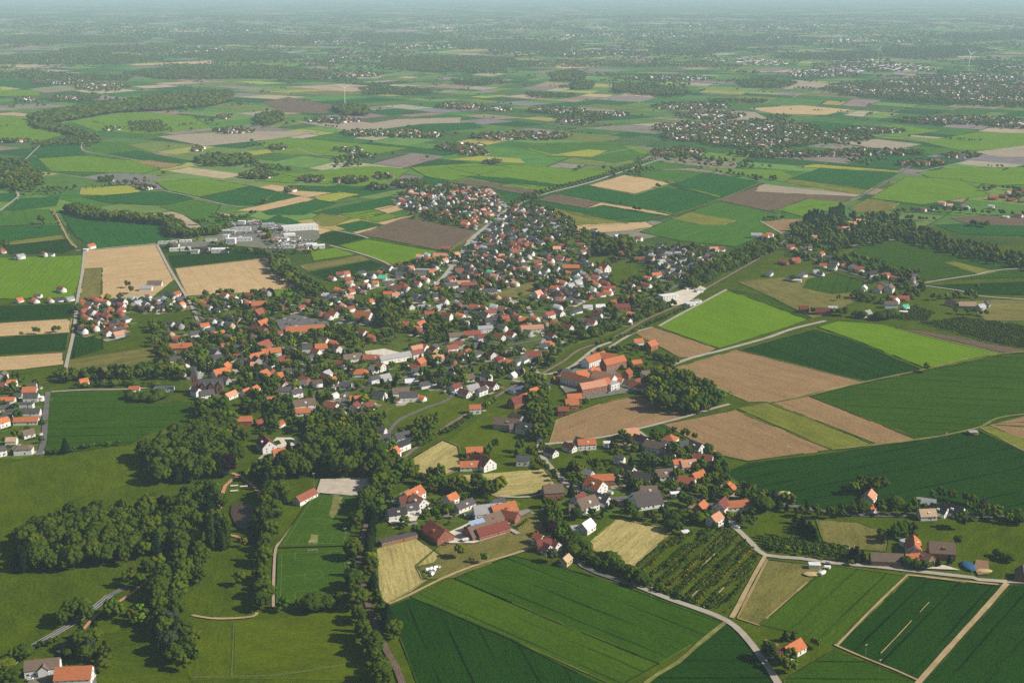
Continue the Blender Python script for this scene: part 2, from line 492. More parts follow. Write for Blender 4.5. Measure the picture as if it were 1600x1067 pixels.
F = """me;986,892 1045,842 1120,822 1146,826 1172,850 1190,868 1165,916 1141,962 1080,943 1005,916|1040,926 1145,830
dg;607,948 642,932 800,1000 950,1067 985,1110 668,1110
m2;642,932 710,904 800,942 1030,1037 985,1062 960,1080 800,1000|800,1000 950,1067
mg;710,904 800,868 868,884 990,920 1065,945 1133,972 1080,1008 1030,1037 900,985 800,942|800,942 1030,1037
dg;1137,975 1168,1000 1195,1040 1212,1067 1225,1110 960,1110 1015,1067
ol;1152,966 1199,874 1290,884 1197,967 1188,978
m2;1299,883 1413,899 1303,1008 1250,990 1192,977 1202,965|1303,1008 1413,899
dg;1420,901 1568,916 1438,1062 1307,1010|1438,1062 1568,916
dg;1582,914 2150,918 2150,1110 1410,1110 1440,1068|1440,1068 1580,916
mg;1306,1015 1438,1066 1415,1110 1232,1110 1225,1062 1292,1022
dg;1128,740 1170,724 1300,708 1438,689 1526,672 1600,706 2150,716 2150,812 1540,806 1400,782 1330,796 1290,800 1236,790 1180,768|1300,708 1128,740
mg;1265,620 1345,600 1452,579 1580,553 2150,548 2150,640 1550,662 1438,686 1350,652|1580,553 2150,575
dg;1157,547 1215,530 1272,515 1332,532 1440,578 1352,596 1250,570|1272,515 1440,578
bg;1277,511 1310,501 1380,507 1450,524 1572,552 1450,577 1332,530|1310,501 1572,552
bg;1024,510 1090,478 1135,453 1190,472 1262,500 1240,508 1124,545|1024,510 1124,545
mg;1140,452 1200,462 1268,497 1262,500 1190,468|1140,452 1262,498
ol;1150,440 1240,432 1300,425 1350,440 1340,470 1290,492 1268,496 1200,462
mg;1262,436 1302,426 1350,440 1345,456 1300,460 1255,450
pb;1400,513 1440,516 1600,547 2150,552 2150,560 1560,551 1470,531
vg;1440,506 1500,498 2150,515 2150,548 1560,540
ol;1500,470 1560,468 2150,480 2150,512 1540,500
br;993,521 1022,511 1120,545 1092,559 1060,558
br;1056,575 1152,547 1351,597 1207,628 1170,628 1112,602
br;1207,630 1262,618 1436,688 1367,693
yg;1152,638 1203,630 1364,694 1302,703
br;1038,663 1148,641 1300,703 1168,721 1128,712
br;858,696 870,657 955,626 1000,619 1072,646 1060,656 985,673 930,684|870,657 955,626
mg;996,672 1030,662 1046,673 1016,689
me;1140,610 1170,632 1150,640 1075,652 1110,640
ol;1276,812 1340,816 1392,835 1386,862 1330,858 1290,852
yg;1530,668 1556,664 2150,700 2150,716 1600,705
br;1546,664 1600,650 2150,642 2150,700 1600,686
ol;645,716 692,688 718,698 726,732 690,746 648,738
hy;645,716 692,688 716,698 722,730 690,744 648,736|645,716 692,688
hy;720,742 790,738 850,732 869,756 830,772 780,778 745,764|720,742 850,732
ol;690,850 760,835 830,800 860,840 800,868 710,902 660,905 650,885
hy;588,858 646,836 690,868 680,880 652,886 666,906 640,925 604,945 590,920|588,858 604,945
hy;917,850 965,810 1052,829 985,888 940,872|965,810 917,850
mw;605,652 658,615 700,612 748,632 740,645 700,662 640,678
mw;700,690 760,645 820,650 835,690 800,712 730,705
mg;75,614 195,612 202,632 270,628 300,628 303,650 225,682 205,694 72,712 70,700|75,614 195,612
mw;-70,733 70,716 230,694 215,752 110,782 50,820 20,880 -70,905
me;-70,905 70,900 150,888 230,874 215,882 178,925 70,990 20,1030 -70,1060
mw;285,975 365,970 366,1060 300,1065 280,1030
mw;367,970 430,967 550,952 582,1030 560,1062 366,1060
me;180,930 260,880 420,840 425,950 300,968 190,985
me;90,1000 200,985 285,980 300,1110 -70,1110 40,1040
bg;-70,405 130,399 128,430 115,466 -70,468|0,405 -70,468
dg;-70,481 114,475 112,497 -70,508
tn;-70,509 112,498 108,520 -70,530
dg;-70,533 106,521 101,548 -70,559
tn;-70,562 100,551 98,570 40,577 -70,584
dg;112,526 160,524 161,546 108,562
ol;105,563 200,548 240,545 245,560 180,580 100,590
me;150,592 248,588 246,600 140,606
me;196,490 298,487 302,505 210,510|196,490 298,487
tn;133,392 244,382 272,438 240,464 122,470|133,392 244,382
ol;134,420 160,419 159,460 150,469 124,470|134,420 124,470
tn;274,420 424,403 472,448 400,457 293,463
lg;293,463 400,457 470,449 480,462 300,470
dg;263,402 330,392 395,386 425,400 272,418
mg;250,385 330,378 390,380 395,386 263,401
dg;92,329 135,328 150,340 262,338 282,368 248,380 150,390 118,370
mg;-70,330 78,328 92,350 -70,357
dg;-70,360 92,352 97,366 20,377 -70,378
yg;15,378 97,367 104,373 14,383
dg;5,384 105,374 120,388 100,396 15,398
yg;79,328 84,328 120,386 113,384
dg;-70,302 24,302 26,315 -70,316
ye;-70,317 15,316 -70,326
dg;32,310 95,307 88,322 22,330 6,327
ye;125,305 128,294 205,290 222,300 180,306
dg;128,308 222,301 262,300 306,312 252,322 172,318
lg;243,285 320,279 392,291 312,308 262,298
dg;312,309 392,291 432,300 404,322 352,320
mg;250,324 308,313 345,321 335,337 400,340 378,352 318,355 288,336
tn;404,293 426,289 528,301 482,309 466,306
dg;395,294 466,307 402,321 366,313
tn;368,330 470,307 497,313 410,330
dg;452,290 530,292 565,298 530,302 458,298
ye;492,307 530,300 562,304 515,316 497,312
lg;400,270 440,266 480,272 462,287 400,283
dg;410,331 492,312 528,318 476,336 420,336
dg;487,333 610,307 642,316 560,336 500,336
tn;583,327 643,315 656,321 606,334
lg;528,335 583,328 603,333 552,342
lg;562,342 608,334 626,338 590,348
yg;488,342 500,334 552,341 520,353 505,354
dg;405,347 435,337 470,348 432,359
tn;458,368 482,353 522,360 480,373
dg;525,353 565,345 600,352 552,362
tn;590,348 626,340 650,336 600,352
tn;550,364 600,352 596,356 562,367
pb;560,366 635,340 746,362 734,380 690,392|635,340 746,362
tn;728,378 744,364 746,370 734,382
dg;487,371 530,360 574,373 524,384
bg;530,384 574,374 682,393 668,402 614,414|574,374 682,393
bg;485,393 525,387 556,398 490,408|485,393 556,398
ol;470,416 566,399 580,406 482,424
dg;480,426 580,407 602,414 590,421 508,438
me;545,464 580,452 605,455 600,466 558,473
lg;440,272 580,260 640,265 615,285 560,292 500,287
lg;640,262 740,255 800,262 705,283 665,276
dg;642,284 665,277 706,285 682,290
pb;706,286 735,281 850,299 832,306 760,292
dg;745,312 800,301 822,306 798,322
lg;700,262 800,258 960,268 880,289 800,287
dg;720,275 800,279 882,290 866,295 790,287
lg;800,287 868,293 856,299 780,291
tn;920,290 975,274 1053,285 992,303
pb;842,313 866,304 938,317 915,326
tn;915,326 938,317 1050,334 1046,338 942,321
dg;868,303 912,290 990,305 1018,313 952,316|868,303 1018,313
dg;830,313 915,327 945,323 1045,341 1000,348 900,336|830,313 1000,348
yg;813,323 834,318 982,350 910,354 850,341
tn;884,353 1010,347 1024,355 960,363 896,366
dg;952,316 1040,292 1130,308 1053,337
mg;1010,268 1060,266 1104,270 1050,288 1000,276
dg;1042,290 1108,270 1196,287 1128,310
lg;1040,284 1050,288 1130,307 1122,310
pb;1122,313 1192,288 1346,305 1310,318 1200,330
pk;1190,288 1300,299 1346,305 1340,308 1180,300
lg;1214,328 1262,311 1322,317 1262,341|1214,328 1322,317
mg;1000,363 1055,340 1122,316 1200,332 1262,341 1190,370 1150,386 1060,376
yg;1050,341 1080,332 1150,345 1130,352 1100,352
br;1190,348 1225,343 1256,343 1237,360 1222,365
dg;1226,284 1285,262 1410,269 1356,297
yg;1212,283 1226,279 1358,297 1340,304
ye;1245,261 1275,257 1412,268 1405,270
lg;1360,310 1416,277 1500,280 1546,305 1440,320|1416,277 1546,305
ol;1326,326 1355,311 1405,318 1392,329 1340,333
lg;1432,270 1500,262 1600,262 2150,275 1560,290 1450,277
pb;1486,341 1530,337 2150,352 2150,370 1540,360
dg;1460,352 1500,350 2150,374 2150,390 1500,366
mg;1310,402 1345,385 1410,377 1475,395 2150,418 1450,438 1370,428 1330,415
yg;1475,411 1492,409 1560,425 1532,430
dg;1445,446 2150,420 2150,476 1530,460
mg;1010,250 1100,262 1010,266 960,262
lg;1080,262 1220,266 1240,276 1220,283 1120,268
me;950,415 1008,412 1015,425 990,440 960,442
ol;762,462 830,440 842,445 835,458 790,472
me;815,412 860,405 900,412 880,420 830,424
me;868,495 920,470 960,460 985,468 940,490 880,505
pk;245,214 290,210 395,205 500,207 430,218 320,229
ye;350,243 430,232 472,232 400,243
mg;130,222 190,224 240,240 180,248 135,242
lg;60,248 130,244 190,250 290,256 220,272 80,268
dg;50,230 128,224 134,244 62,247
br;212,254 232,251 285,258 260,264
dg;160,242 215,236 300,252 285,256 225,250
bg;-70,176 60,184 110,208 60,222 -70,216
lg;110,190 160,178 220,175 300,182 330,200 240,210 150,205
pb;410,160 450,152 520,165 510,178 440,176
pk;460,190 560,196 620,187 650,186 720,184 718,196 560,208
dg;540,210 660,194 740,192 760,200 600,214
lg;400,222 450,215 560,225 640,232 560,246 430,240
ye;750,244 812,248 820,256 700,250
lg;820,232 880,226 990,228 1030,240 960,247 860,245
mg;800,225 960,222 1010,245 960,255 860,240
ye;860,243 920,234 950,236 925,246
tn;1170,170 1250,165 1330,172 1290,180 1210,178
pk;1305,222 1370,218 1440,226 1390,236
lg;1440,222 1520,208 2150,212 2150,222 1500,236
mg;1400,240 1430,228 1520,236 1500,243
pk;1520,238 1600,228 2150,226 2150,250 1560,246
lg;1300,200 1400,195 1470,205 1400,215
dg;1110,212 1240,206 1330,206 1400,200 1270,190
pk;1180,130 1240,125 1330,135 1230,140
tn;830,98 900,100 960,104 880,108
pk;1080,173 1180,176 1200,186 1120,190
pk;540,120 600,118 600,122 560,124
tn;200,101 330,95 335,100 215,103
lg;330,104 400,96 480,98 460,104
bg;-70,140 60,142 62,150 -70,152
dg;-70,126 60,124 110,132 40,140"""
for ln in BASE.splitlines():
    c, s = ln.split(';')
    field(c, s, name='meadow' if c == 'me' else 'garden_ground', label='rough green grassland base of the lower half' if c == 'me' else None, soft=6)
FIELD_START = len(FIELDS)
for ln in F.splitlines():
    p = ln.split('|')
    c, s = p[0].split(';')
    row = pts(p[1]) if len(p) > 1 else None
    field(c, s, row)

# ---------------------------------------------------------------- roads, tracks, railway
def strip_mesh(name, P, w, mats, z, mi_fn=None, wob=0.0):
    W = [G(*p) for p in P]
    # Catmull-Rom smoothing
    Q = []
    for i in range(len(W) - 1):
        p0 = W[max(i-1, 0)]; p1 = W[i]; p2 = W[i+1]; p3 = W[min(i+2, len(W)-1)]
        k = max(2, int(math.dist(p1, p2) / 12))
        for j in range(k):
            t = j / k
            Q.append(tuple(0.5 * ((2*p1[a]) + (-p0[a]+p2[a])*t + (2*p0[a]-5*p1[a]+4*p2[a]-p3[a])*t*t + (-p0[a]+3*p1[a]-3*p2[a]+p3[a])*t**3) for a in (0, 1)))
    Q.append(W[-1])
    v, f = [], []
    for i, q in enumerate(Q):
        a = Q[max(i-1, 0)]; b = Q[min(i+1, len(Q)-1)]
        d = math.hypot(b[0]-a[0], b[1]-a[1]) or 1
        nx, ny = -(b[1]-a[1])/d, (b[0]-a[0])/d
        h = w/2 * (1 + wob * noise.noise(Vector((q[0]*0.05, q[1]*0.05, w))))
        v += [(q[0]+nx*h, q[1]+ny*h, 0), (q[0]-nx*h, q[1]-ny*h, 0)]
        if i: f.append((2*i-2, 2*i-1, 2*i+1, 2*i))
    return mesh_py(name, v, f, mats), Q
M['asphalt'] = plain('asphalt', (0.125, 0.118, 0.11), 0.9, 0.25, 0.08)
M['pale_asphalt'] = plain('pale_asphalt', (0.32, 0.31, 0.27), 0.9, 0.2, 0.06)
M['concrete_road'] = plain('pale_lane', (0.34, 0.30, 0.24), 0.9, 0.22, 0.06)
M['dirt'] = plain('dirt_track', (0.34, 0.25, 0.13), 0.95, 0.35, 0.06)
M['grass_track'] = plain('grass_track', (0.16, 0.16, 0.045), 0.95, 0.45, 0.06)
M['ballast'] = plain('rail_ballast', (0.13, 0.085, 0.06), 0.95, 0.3, 0.1)
M['steel'] = plain('rail_steel', (0.30, 0.26, 0.23), 0.5, 0.1, 0.1)
M['white'] = plain('white_paint', (0.78, 0.78, 0.76), 0.6, 0.06, 0.2)
M['gravel_p'] = plain('gravel_path', (0.34, 0.26, 0.18), 0.95, 0.25, 0.1)
M['redpath'] = plain('red_path', (0.42, 0.22, 0.13), 0.95, 0.2, 0.1)
ROADS = """main|pale_asphalt|9|1100,232 1040,247 990,263 920,286 850,304 800,324 770,346 736,376 700,425 672,452 640,470 600,478 540,500 480,535 440,545 400,548 350,556 318,580 300,610
main|asphalt|6|690,438 720,470 735,510 745,560 700,580 650,590 590,600 545,610 537,640
lane|concrete_road|6|820,470 835,500 850,530 830,560 845,585 890,575 930,545 955,535
lane|asphalt|5|545,610 530,590 500,578 470,560
lane|asphalt|5|660,455 720,448 780,440 850,425 905,400 960,385
lane|asphalt|5|720,470 780,480 860,490 920,500 980,490 1020,470 1060,445
lane|asphalt|5|620,560 680,540 740,535 790,540 850,530
lane|asphalt|5|500,500 430,500 380,490 320,500 300,470
lane|asphalt|5|460,470 500,490 560,480 620,470
lane|asphalt|5|760,580 720,600 700,625 660,640 620,660 600,690
lane|asphalt|6|845,585 842,620 838,655 845,700 860,730 895,765 940,780 1000,775 1060,768 1110,790 1150,822
lane|concrete_road|6|842,695 848,715 870,740 895,765
lane|concrete_road|5|845,695 900,690 960,680 1000,670 1070,652 1110,640 1140,632
lane|concrete_road|4|995,672 1020,690 1050,712 1075,735
lane|concrete_road|7|1290,502 1240,514 1200,528 1150,542 1120,550 1080,560 1040,575
lane|concrete_road|5|1030,510 1060,493 1100,472 1135,453
lane|concrete_road|5|1020,512 990,521 950,545
lane|concrete_road|6|985,912 1010,922 1050,938 1100,955 1135,970 1160,990 1190,1028 1215,1067 1235,1110
lane|concrete_road|6|1130,812 1150,826 1175,850 1196,868 1250,873 1300,880 1360,885 1440,894 1520,903 1568,909 1900,915
track|dirt|4|1143,966 1155,945 1170,915 1195,870
track|dirt|4.5|1573,912 1540,950 1490,1005 1435,1067 1400,1110
track|dirt|2|1308,1009 1360,955 1418,899
track|dirt|2|1304,1008 1350,1028 1400,1048 1440,1066
track|dirt|2.4|1418,899 1450,902 1500,908 1560,914
track|grass_track|4|1133,973 1090,1008 1060,1035 1010,1067 985,1110
track|dirt|3|604,946 640,930 690,905 740,885 800,867 850,850
lane|asphalt|5|850,795 870,830 885,850 910,885 960,905 990,915
lane|asphalt|7|1900,820 1560,808 1450,806 1380,806 1300,802 1230,790 1170,790
main|asphalt|5.5|10,1048 22,1036 50,1012 85,992 120,972 150,949 172,931 200,917
path|redpath|3|130,985 150,962 175,948 205,928 235,905 255,888
lane|concrete_road|5|132,392 128,430 121,470 115,520 104,570 100,595
lane|concrete_road|5|245,382 262,415 278,442 292,465 302,485 310,505
lane|concrete_road|5|118,392 132,392 180,387 245,381 300,370 345,362 380,352
track|dirt|3|84,328 95,350 107,375 120,388
lane|concrete_road|5|0,330 15,318 28,308 26,300 17,291
lane|concrete_road|4|256,299 300,308 350,320 380,325
lane|concrete_road|5|515,384 560,396 600,410 625,425
lane|concrete_road|5|520,360 560,368 575,373
lane|asphalt|6|75,613 72,640 68,690 60,712
lane|concrete_road|4|80,613 130,610 196,609 250,605
path|gravel_p|2.6|503,768 494,775 470,806 440,846 431,858 428,900 427,950
path|redpath|4|340,835 365,838 390,840 405,815 408,780 395,760 375,745 362,740
path|redpath|4|372,745 352,760 345,790 338,810
path|dirt|3|300,962 330,967 365,967 395,964 402,958
path|concrete_road|4|405,718 430,700 455,690 490,685
lane|concrete_road|5|1430,446 1460,440 1520,431 1600,420 1900,414
lane|concrete_road|5|1436,446 1500,455 1560,466 1900,482
lane|asphalt|6|1250,385 1270,405 1300,418 1330,428 1370,440 1400,450 1436,446 1420,455 1405,462
lane|concrete_road|4|1330,385 1370,378 1400,375
main|asphalt|6|1320,322 1345,307 1372,293 1400,276 1415,265 1430,255
lane|concrete_road|4|1188,346 1205,356 1225,368
lane|concrete_road|4|130,222 131,236 180,245 215,252
lane|concrete_road|4|40,250 55,235 65,226
lane|concrete_road|4|1430,270 1500,255 1560,240 1600,228
lane|concrete_road|4|930,243 985,233 1010,228
lane|concrete_road|4|464,232 490,242 530,250
track|grass_track|4|1300,703 1438,687 1525,670 1600,648 1900,638
track|grass_track|4|1200,630 1262,619 1350,598 1450,577 1580,552 1900,540
track|grass_track|3|895,336 960,345 1040,338 1120,314 1190,286 1230,275
track|grass_track|3|740,365 700,395
lane|concrete_road|4|860,768 840,775 810,778 780,776
lane|concrete_road|5|740,838 780,822 810,835
track|dirt|1.6|1037,926 1058,906 1078,887
track|dirt|1.6|1058,923 1085,897 1117,866
track|dirt|1.6|1118,847 1130,838 1145,828
track|dirt|1.4|1074,941 1098,915 1122,890
track|dirt|1.6|1100,950 1135,915 1172,873
track|dirt|.8|1376,1022 1400,997 1424,971
track|dirt|.6|1437,958 1445,949 1452,942
track|dirt|.7|1448,904 1470,906 1510,912
track|dirt|1.4|1092,868 1105,858 1120,848"""
roads_px = []
zr = 0.72
for ln in ROADS.splitlines():
    kind, mt, w, s = ln.split('|')
    P = pts(s); w = float(w) * (.9 if mt != 'asphalt' else 1.0)
    zr += 0.006
    me, Q = strip_mesh('road', P, w, [M[mt]], zr, wob=0.25 if mt in ('dirt', 'grass_track') else 0.05)
    nm = {'main': 'road', 'lane': 'road', 'track': 'track', 'path': 'path'}[kind]
    o = obj(nm, me, loc=(0, 0, zr)); o['kind'] = 'structure'
    mid = P[len(P) // 2]
    want_label(o, mid[0], mid[1], {'asphalt': 'grey asphalt road', 'pale_asphalt': 'pale grey main road', 'concrete_road': 'pale narrow lane', 'dirt': 'tan dirt track', 'grass_track': 'grassy field track', 'redpath': 'reddish gravel path', 'gravel_p': 'brown gravel path'}[mt], nm)
    roads_px.append((Q, w))
# white lines of the bottom-left main road
for off in (-2.6, 0.0, 2.6):
    W = [G(*p) for p in pts('10,1048 22,1036 50,1012 85,992 120,972 150,949 172,931')]
    v, f = [], []
    for i, q in enumerate(W):
        a = W[max(i-1, 0)]; b = W[min(i+1, len(W)-1)]; d = math.dist(a, b)
        nx, ny = -(b[1]-a[1])/d, (b[0]-a[0])/d
        for h in (off + 0.09, off - 0.09): v.append((q[0]+nx*h, q[1]+ny*h, 0))
        if i: f.append((2*i-2, 2*i-1, 2*i+1, 2*i))
    o = obj('road_marking', mesh_py('road_marking', v, f, [M['white']]), loc=(0, 0, zr + 0.02))
    tag(o, 'white line painted along the main road bottom left', kind='structure')
# railway: ballast bed, two rails
RAIL = ['640,1110 622,1050 598,1005 572,935 562,885 566,845 585,785 612,738 637,711 672,686 707,661 750,636 800,606 838,589 880,566 905,548 960,528 1010,500 1060,478 1110,448 1150,425 1180,408 1215,385 1250,360 1290,338 1320,321 1345,309',]
for s in RAIL:
    me, Q = strip_mesh('railway', pts(s), 5.0, [M['ballast']], 0)
    o = obj('railway', me, loc=(0, 0, 1.15)); tag(o, 'single track railway line on brown ballast through the village', kind='structure')
    roads_px.append((Q, 9.0))
    for off in (-0.75, 0.75):
        v, f = [], []
        for i, q in enumerate(Q):
            a = Q[max(i-1, 0)]; b = Q[min(i+1, len(Q)-1)]; d = math.dist(a, b)
            nx, ny = -(b[1]-a[1])/d, (b[0]-a[0])/d
            for h, z in ((off+0.08, 0), (off+0.08, 0.16), (off-0.08, 0.16), (off-0.08, 0)): v.append((q[0]+nx*h, q[1]+ny*h, z))
            if i:
                for k in range(3): f.append((4*i-4+k, 4*i-3+k, 4*i+1+k, 4*i+k))
        tag(obj('railway_track', mesh_py('railway_track', v, f, [M['steel']]), loc=(0, 0, 1.16)), 'steel rail of the railway line on brown ballast', kind='structure')

# grassy margins between the fields: a narrow dry-grass ring round every field that shows its edge
mv, mf, mc = [], [], []
mrnd = random.Random(3)
for P, code in FIELDS[9:]:
    if max(p[1] for p in P) < 215 or code in ('vg', 'mw', 'me'): continue
    W = [G(*p) for p in P]
    for a, b in zip(W, W[1:] + W[:1]):
        L = math.dist(a, b)
        if L < 8: continue
        n = max(1, int(L / 16)); nx, ny = -(b[1]-a[1])/L, (b[0]-a[0])/L
        base = mrnd.choice(((0.10,0.12,0.02), (0.06,0.10,0.01), (0.02,0.035,0.005), (0.03,0.05,0.005)) if code in ('dg','mg','m2','df','mf','bg','lg') else ((0.10,0.12,0.02), (0.05,0.08,0.01), (0.26,0.21,0.09)))
        for i in range(n):
            t0, t1 = i/n, (i+1)/n; w = mrnd.uniform(.5, 1.3) * (.55 if code in ('dg','mg','m2') else 1) * (1 + max(a[1] - 1500, 0)/2500)
            if mrnd.random() < .15: continue
            k = len(mv); q = [(a[0]+(b[0]-a[0])*t + nx*s_, a[1]+(b[1]-a[1])*t + ny*s_, 0) for t, s_ in ((t0,-w),(t1,-w),(t1,w),(t0,w))]
            mv += q; mf.append((k,k+1,k+2,k+3)); c = mrnd.uniform(.8, 1.2); mc += [tuple(v*c for v in base)] * 4
tag(obj('field_margin', mesh_np('field_margin', mv, mf, [gm], col=mc), loc=(0, 0, 0.70)), 'narrow grassy margins between the fields', kind='structure')

# ---------------------------------------------------------------- yards, pitches, water
def sheet(name, s, mat, z, label, kind='structure', curve=False):
    W = [G(*p) for p in pts(s)]
    o = obj(name, mesh_py(name, [(x, y, 0) for x, y in W], [list(range(len(W)))], [mat]), loc=(0, 0, z))
    return tag(o, label, kind=kind)
M['gravel'] = plain('gravel', (0.42, 0.36, 0.28), 0.95, 0.25, 0.12)
M['yard'] = plain('yard_paving', (0.15, 0.15, 0.11), 0.95, 0.3, 0.1)
M['pale_yard'] = plain('pale_yard', (0.55, 0.49, 0.39), 0.95, 0.25, 0.1)
M['turf'] = field_mat('mown_turf', (0.030,0.078,0.003), (0.052,0.10,0.004), 0.0, 0.2, 0.6)
for z, nm, s, mt, lb in [
  (1.30, 'gravel_pitch', '501,750 574,748 584,758 566,777 494,771', 'gravel', 'sandy gravel sports pitch above the football pitches'),
  (1.30, 'car_park', '430,503 460,492 520,505 500,520 440,518', 'asphalt', 'grey car park behind the orange roofed market'),
  (1.31, 'farm_yard', '690,838 740,815 790,800 800,812 790,835 740,850 702,850', 'pale_yard', 'pale concrete yard between the big barns'),
  (1.32, 'factory_yard', '270,384 330,374 395,350 440,350 498,362 500,372 480,386 420,390 345,383 275,391', 'yard', 'grey paved works yard of the factory'),
  (1.31, 'farm_yard', '600,812 625,795 660,800 650,815 612,820', 'pale_yard', 'pale yard of the white and orange farm'),
  (1.33, 'basin_yard', '1032,480 1054,458 1090,446 1104,452 1072,476 1038,481', 'pale_yard', 'pale paved yard of the basin works'),
  (1.31, 'clinic_yard', '872,600 896,578 920,556 945,552 960,580 985,600 1004,612 960,618 915,626 884,616', 'yard', 'paved grounds round the clinic buildings'),
  (1.31, 'school_yard', '570,550 600,546 625,552 640,565 600,572 575,565', 'pale_yard', 'pale school yard between the long wings'),
  (1.31, 'farm_yard', '50,1057 90,1050 150,1060 160,1110 20,1110', 'yard', 'gravel yard beside the half-timbered farmhouse'),
  (1.31, 'farm_yard', '1370,880 1410,878 1460,880 1500,892 1400,888', 'pale_yard', 'pale yard in front of the orange farm'),
  (1.31, 'sand_arena', '1525,876 1544,878 1546,898 1528,900 1521,888', 'br_s', 'bare brown riding ground right of the orange farm'),
  (1.31, 'farm_yard', '1195,1000 1215,1008 1222,1022 1200,1020', 'pink', 'pink paved drive of the lone orange farmhouse'),
  (1.31, 'farm_yard', '900,765 935,770 938,785 905,782', 'yard', 'grey yard in front of the farmhouse with hall'),
  (1.31, 'manor_court', '418,700 432,685 455,685 470,692 450,702', 'pale_yard', 'pale garden paths by the white manor')]:
    if mt == 'br_s': M[mt] = plain('bare_brown', (0.22, 0.13, 0.08), 0.95, 0.2, 0.2)
    if mt == 'pink': M[mt] = plain('pink_paving', (0.42, 0.22, 0.17), 0.9, 0.2, 0.2)
    sheet(nm, s, M[mt], z, lb)
def flat_uv(o, ang):
    uv_field(o.data, ang, 3)
for q, lb in (('485,836 498,838 496,852 483,850', 'worn bare goal mouth of the upper pitch, near end'), ('522,776 536,778 530,800 520,812 514,806', 'trampled bare strip across the far end of the upper pitch')):
    P_ = pts(q); W_ = [G(*p) for p in P_]; o_ = []
    for i_ in range(len(W_)):
        a_, b_ = W_[i_], W_[(i_+1) % len(W_)]
        for t_ in (0, .25, .5, .75): o_.append((a_[0]+(b_[0]-a_[0])*t_ + prnd.uniform(-1, 1), a_[1]+(b_[1]-a_[1])*t_ + prnd.uniform(-1.5, 1.5), 0))
    tag(obj('worn_turf', mesh_py('worn_turf', o_, [list(range(len(o_)))], [M['grass_track']]), loc=(0, 0, 1.36)), lb, kind='structure')
for s, lb in (('489,773 564,777 541,854 434,857', 'upper football pitch with a worn goal mouth'), ('434,864 543,858 551,936 431,947', 'lower football pitch beside the railway trees')):
    o = sheet('football_pitch', s, M['turf'], 1.35, lb); flat_uv(o, 0.1)
    Wp = [G(*p) for p in pts(s)]
    c = (sum(p[0] for p in Wp)/4, sum(p[1] for p in Wp)/4)
    def lerp(a, b, t): return (a[0]+(b[0]-a[0])*t, a[1]+(b[1]-a[1])*t)
    def bl(u, v): return lerp(lerp(Wp[3], Wp[2], u), lerp(Wp[0], Wp[1], u), v)
    segs = [((.06,.05),(.94,.05)), ((.94,.05),(.94,.95)), ((.94,.95),(.06,.95)), ((.06,.95),(.06,.05)), ((.06,.5),(.94,.5)),
            ((.25,.05),(.25,.2)), ((.25,.2),(.75,.2)), ((.75,.2),(.75,.05)), ((.25,.95),(.25,.8)), ((.25,.8),(.75,.8)), ((.75,.8),(.75,.95))]
    segs += [((.5+.13*math.cos(a), .5+.09*math.sin(a)), (.5+.13*math.cos(a+.4), .5+.09*math.sin(a+.4))) for a in [k*.4 for k in range(16)]]
    mb = MB()
    for a, b in segs:
        A, B = bl(*a), bl(*b); d = math.dist(A, B); nx, ny = -(B[1]-A[1])/d*0.14, (B[0]-A[0])/d*0.14
        mb.add([(A[0]+nx,A[1]+ny,0),(A[0]-nx,A[1]-ny,0),(B[0]-nx,B[1]-ny,0),(B[0]+nx,B[1]+ny,0)], [(0,1,2,3)])
    tag(mb.build('pitch_marking', plain('chalk', (0.13, 0.19, 0.06), 0.9, 0.1, 1.0), loc=(0, 0, 1.37)), 'chalk lines of the ' + lb.split(' with')[0].split(' beside')[0], kind='structure')
    # goals
    for v in (0.05, 0.95):
        g = bl(0.5, v); a, b = bl(0.45, v), bl(0.55, v); ang = math.atan2(b[1]-a[1], b[0]-a[0])
        t = empty('football_goal', (g[0], g[1], 1.37), ang)
        fr = MB()
        for xx in (-3.66, 3.66): fr.box(xx-.08, xx+.08, -.08, .08, 0, 2.44)
        fr.box(-3.58, 3.58, -.08, .08, 2.3, 2.44)
        sgn = -1 if v < .5 else 1
        fr.build('goal_frame', M['white'], t)
        nb = MB()
        for q in range(9):
            x0 = -3.6 + q*.9; nb.add([(x0-.03,0.1*sgn,2.28),(x0+.03,0.1*sgn,2.28),(x0+.03,2*sgn,0.02),(x0-.03,2*sgn,0.02)], [(0,1,2,3)])
        nb.box(-3.6, 3.6, min(1.96*sgn, 2.04*sgn), max(1.96*sgn, 2.04*sgn), .02, .1)
        nb.build('net', M['steel'], t)
        tag(t, 'white goal at the %s end of the %s football pitch' % ('near' if v < .5 else 'far', lb.split()[0]), 'goal', 'goals of the two pitches')
mw, ntw, bw = new_mat('pond_water', 0.12)
bw.inputs['Base Color'].default_value = (0.060, 0.040, 0.022, 1); bw.inputs['Specular IOR Level'].default_value = 0.08
bpn = N(ntw, 'ShaderNodeBump'); bpn.inputs['Strength'].default_value = 0.15
ntw.links.new(noise_out(ntw, N(ntw, 'ShaderNodeTexCoord').outputs['Object'], 0.8, 3), bpn.inputs['Height']); ntw.links.new(bpn.outputs[0], bw.inputs['Normal'])
sheet('pond_water', '362,790 375,788 392,790 396,800 393,818 386,827 374,828 366,818 360,803', mw, 1.4, 'brown still water of the pond beside the park')

